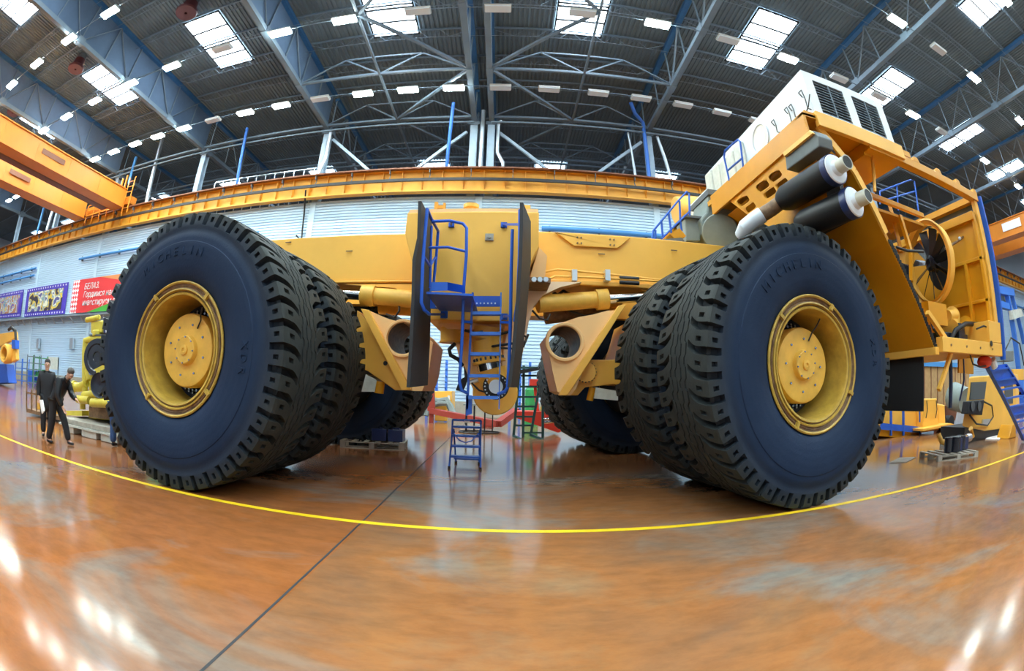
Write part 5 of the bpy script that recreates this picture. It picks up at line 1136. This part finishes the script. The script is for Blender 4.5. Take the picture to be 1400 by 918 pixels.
# ================================================================== PEOPLE
def skin(name, chains, m, parent, sub=2, root=0):
    vs, es, rs = [], [], []; idx = {}
    for ch in chains:
        prev = None
        for (p, r) in ch:
            key = tuple(round(c, 3) for c in p)
            if key not in idx: idx[key] = len(vs); vs.append(Vector(p)); rs.append(r if isinstance(r, tuple) else (r, r))
            i = idx[key]
            if prev is not None and prev != i: es.append((prev, i))
            prev = i
    me = bpy.data.meshes.new(name); me.from_pydata(vs, es, []); o = bpy.data.objects.new(name, me); col.objects.link(o)
    o.modifiers.new('skin', 'SKIN'); sv = me.skin_vertices[0].data
    for i, r in enumerate(rs): sv[i].radius = r; sv[i].use_root = (i == root)
    s = o.modifiers.new('sub', 'SUBSURF'); s.levels = sub; s.render_levels = sub
    dg = bpy.context.evaluated_depsgraph_get(); dg.update(); m2 = bpy.data.meshes.new_from_object(o.evaluated_get(dg)); bpy.data.objects.remove(o)
    m2.polygons.foreach_set('use_smooth', [True]*len(m2.polygons)); m2.materials.clear(); m2.materials.append(M[m]); m2.name = name
    ob = bpy.data.objects.new(name, m2); col.objects.link(ob)
    if parent: ob.parent = parent
    return ob
def person(label, loc, yaw, J, top, legs, hair, long_coat=False, head_yaw=0, extra=None, shirt=True):
    """J: joints in the person's own frame (x right, y forward, z up)"""
    t = thing('person', label, 'person', loc); t.rotation_euler = (0, 0, yaw); OFF[t.name] = Vector()
    V = lambda k: Vector(J[k])
    nk, hd = V('neck'), V('head'); up = (hd-nk).normalized(); fw = Vector((sin(-head_yaw), cos(head_yaw), -.0)); fw = (fw-up*fw.dot(up)).normalized()
    fwd = Vector(J.get('look', tuple(fw))).normalized(); fwd = (fwd-up*fwd.dot(up)).normalized(); rt = fwd.cross(up)
    H0 = hd
    # one continuous body: pelvis root, spine, head, arms with fingers, legs
    ch = [[(V('pelvis'), (.13, .10)), (V('chest'), (.14, .11)), (V('neck')-up*.03, .062), (V('neck')+up*.03, .055), (H0-up*.06, (.07, .075)), (H0+up*.02, (.078, .088)), (H0+up*.085, (.062, .07))]]
    ch.append([(H0-up*.06, (.07, .075)), (H0-up*.085+fwd*.055, .032)])      # jaw
    ch.append([(H0+up*.02, (.078, .088)), (H0-up*.012+fwd*.100, .013)])      # nose
    for s, S_ in (('l', -1), ('r', 1)):
        hs_, el, wr = V('sh_'+s), V('el_'+s), V('wr_'+s); d = (wr-el).normalized(); hd_ = Vector(J.get('hand_'+s, tuple(d))).normalized()
        ch.append([(V('chest'), (.14, .11)), (hs_, .06), (el, .042), (wr, .027), (wr+hd_*.05, (.036, .018))])
        side_ = hd_.cross(Vector((0, 1, .2))).normalized(); cur = Vector((0, 1, 0)) if abs(hd_.y) < .7 else Vector((0, 0, -1))
        for k, (o_, l_) in enumerate(((-.026, .062), (-.009, .074), (.009, .07), (.026, .054))):
            b0 = wr+hd_*.085+side_*o_; ch.append([(wr+hd_*.05, (.036, .018)), (b0, .0095), (b0+hd_*l_*.55+cur*.006, .0085), (b0+hd_*l_*.85+cur*.025, .0075)])
        tb = wr+hd_*.03+side_*-.035*S_; ch.append([(wr+hd_*.05, (.036, .018)), (tb+hd_*.02, .011), (tb+hd_*.05-side_*.015*S_+cur*.012, .009)])
        ch.append([(V('pelvis'), (.13, .10)), (V('hip_'+s), .085), (V('kn_'+s), .055), (V('an_'+s), .036), (V('an_'+s)+Vector((0, .11, -.045)), .032)])
    skin('body', ch, 'skin', t, 2)
    # face details
    b = MB()
    for s in (-1, 1): b.sphere(H0+up*.018+fwd*.082+rt*.03*s, .011, 8)
    b.build('eye', 'hair', t)
    b = MB()
    for s in (-1, 1): b.sphere(H0-up*.0+rt*.083*s-fwd*.005, .03, 8, (.35, .6, 1))
    b.build('ear', 'skin', t)
    MB().sphere(H0-up*.05+fwd*.083, .02, 8, (1.2, .5, .3)).build('mouth', 'dark_red', t)
    MB().sphere(H0+up*.062-fwd*.035, .10, 14, (.90, 1.0, .84)).build('hair', hair, t)
    # clothes
    pe, cs = V('pelvis'), V('chest')
    top_ch = [[(pe-Vector((0, 0, .08 if not long_coat else .10)), (.215, .165)), (pe, (.205, .16)), (pe.lerp(cs, .5), (.20, .155)), (cs, (.22, .16)), (nk-up*.05, .09)]]
    if long_coat: top_ch[0].insert(0, (Vector((pe.x, pe.y, pe.z-.42)), (.26, .20)))
    for s in ('l', 'r'): top_ch.append([(cs, (.22, .16)), (V('sh_'+s), .105), (V('el_'+s), .082), (V('wr_'+s)-(V('wr_'+s)-V('el_'+s)).normalized()*.02, .06)])
    skin('coat' if long_coat else 'jacket', top_ch, top, t, 2)
    MB().tube(nk-up*.055, nk+up*.02, .085, .078, 16, False).build('collar', top, t)
    if shirt: MB().sphere(nk+fwd*.075-up*.07, .05, 10, (.7, .35, 1.2)).build('shirt_front', 'shirt', t)
    lg = []
    for s in ('l', 'r'): lg.append([(pe, (.15, .125)), (V('hip_'+s), .12), (V('kn_'+s), .098), (V('an_'+s)+Vector((0, 0, -.01)), .082)])
    skin('trousers', lg, legs, t, 2)
    for s in ('l', 'r'):
        a = V('an_'+s); skin('shoe', [[(a+Vector((0, -.05, -.03)), (.045, .05)), (a+Vector((0, .05, -.045)), (.048, .04)), (a+Vector((0, .17, -.055)), (.045, .028))]], 'shoe', t, 1)
    if extra: extra(t)
    return t
stand = dict(pelvis=(0, 0, .96), chest=(0, .0, 1.32), neck=(0, .0, 1.50), head=(0, .015, 1.65), sh_l=(-.19, 0, 1.42), sh_r=(.19, 0, 1.42), el_l=(-.25, -.02, 1.14), el_r=(.25, -.03, 1.14),
             wr_l=(-.24, .06, .90), wr_r=(.24, .05, .90), hip_l=(-.09, 0, .90), hip_r=(.09, 0, .90), kn_l=(-.10, .02, .50), kn_r=(.10, .02, .50), an_l=(-.11, -.02, .09), an_r=(.12, 0, .09))
g = PZ(61, 597)
def papers(t): MB().prism([(.20, .10, .92), (.31, .10, .90), (.30, .16, .58), (.19, .16, .58)], (0, .012, 0)).build('held_papers', 'paper', t)
person('standing man in a long dark coat with light shirt, white papers in hand', (g.x, g.y+.1, 0), radians(-125), stand, 'suit', 'suit', 'hair', True)
tp = MB().prism([P(54, 547, g.y-.25), P(57.5, 547, g.y-.25), P(60, 562, g.y-.3), P(57, 566, g.y-.3)], (.01, .03, 0)).build('paper_sheets', 'paper'); tag(tp, 'white sheets of paper in the hand of the standing man', 'papers')
bend = dict(pelvis=(0, -.12, .93), chest=(0, .10, 1.25), neck=(0, .27, 1.40), head=(0, .37, 1.49), look=(0, 1, -.45), sh_l=(-.18, .16, 1.34), sh_r=(.18, .16, 1.34), el_l=(-.20, .28, 1.06), el_r=(.22, .16, 1.02),
            wr_l=(-.10, .52, .98), wr_r=(.16, .28, .80), hip_l=(-.09, -.12, .88), hip_r=(.09, -.12, .88), kn_l=(-.10, .10, .50), kn_r=(.10, -.16, .49), an_l=(-.11, .22, .09), an_r=(.11, -.32, .09))
g = PZ(80, 608)
person('man in a black jacket bending forward to look at the yellow engine', (g.x, g.y+.05, 0), radians(-75), bend, 'jacket', 'suit', 'hair_grey', False, shirt=False)
g = PZ(146, 612)
st3 = dict(stand); st3.update(kn_l=(-.12, .03, .5), an_l=(-.13, 0, .09), an_r=(.2, .06, .09), kn_r=(.15, .06, .5), wr_l=(-.1, .25, 1.1), wr_r=(.1, .25, 1.1))
person('person in blue jeans mostly hidden behind the left edge of the left tyre', (g.x+.12, g.y+.25, 0), radians(10), st3, 'jacket', 'jeans', 'hair', False, shirt=False)

# ================================================================== LIGHT
w = bpy.data.worlds.new('world'); scene.world = w; w.use_nodes = True
bg = w.node_tree.nodes['Background']; bg.inputs[0].default_value = (.65, .8, 1, 1); bg.inputs[1].default_value = 1.0
scene.view_settings.view_transform = 'Standard'; scene.view_settings.look = 'None'; scene.view_settings.gamma = 1; scene.view_settings.use_curve_mapping = False
scene.view_settings.exposure = 0.92
cy = scene.cycles
cy.use_denoising = True; cy.max_bounces = 7; cy.diffuse_bounces = 4; cy.glossy_bounces = 3; cy.transmission_bounces = 2; cy.sample_clamp_indirect = 6; cy.caustics_reflective = False; cy.caustics_refractive = False
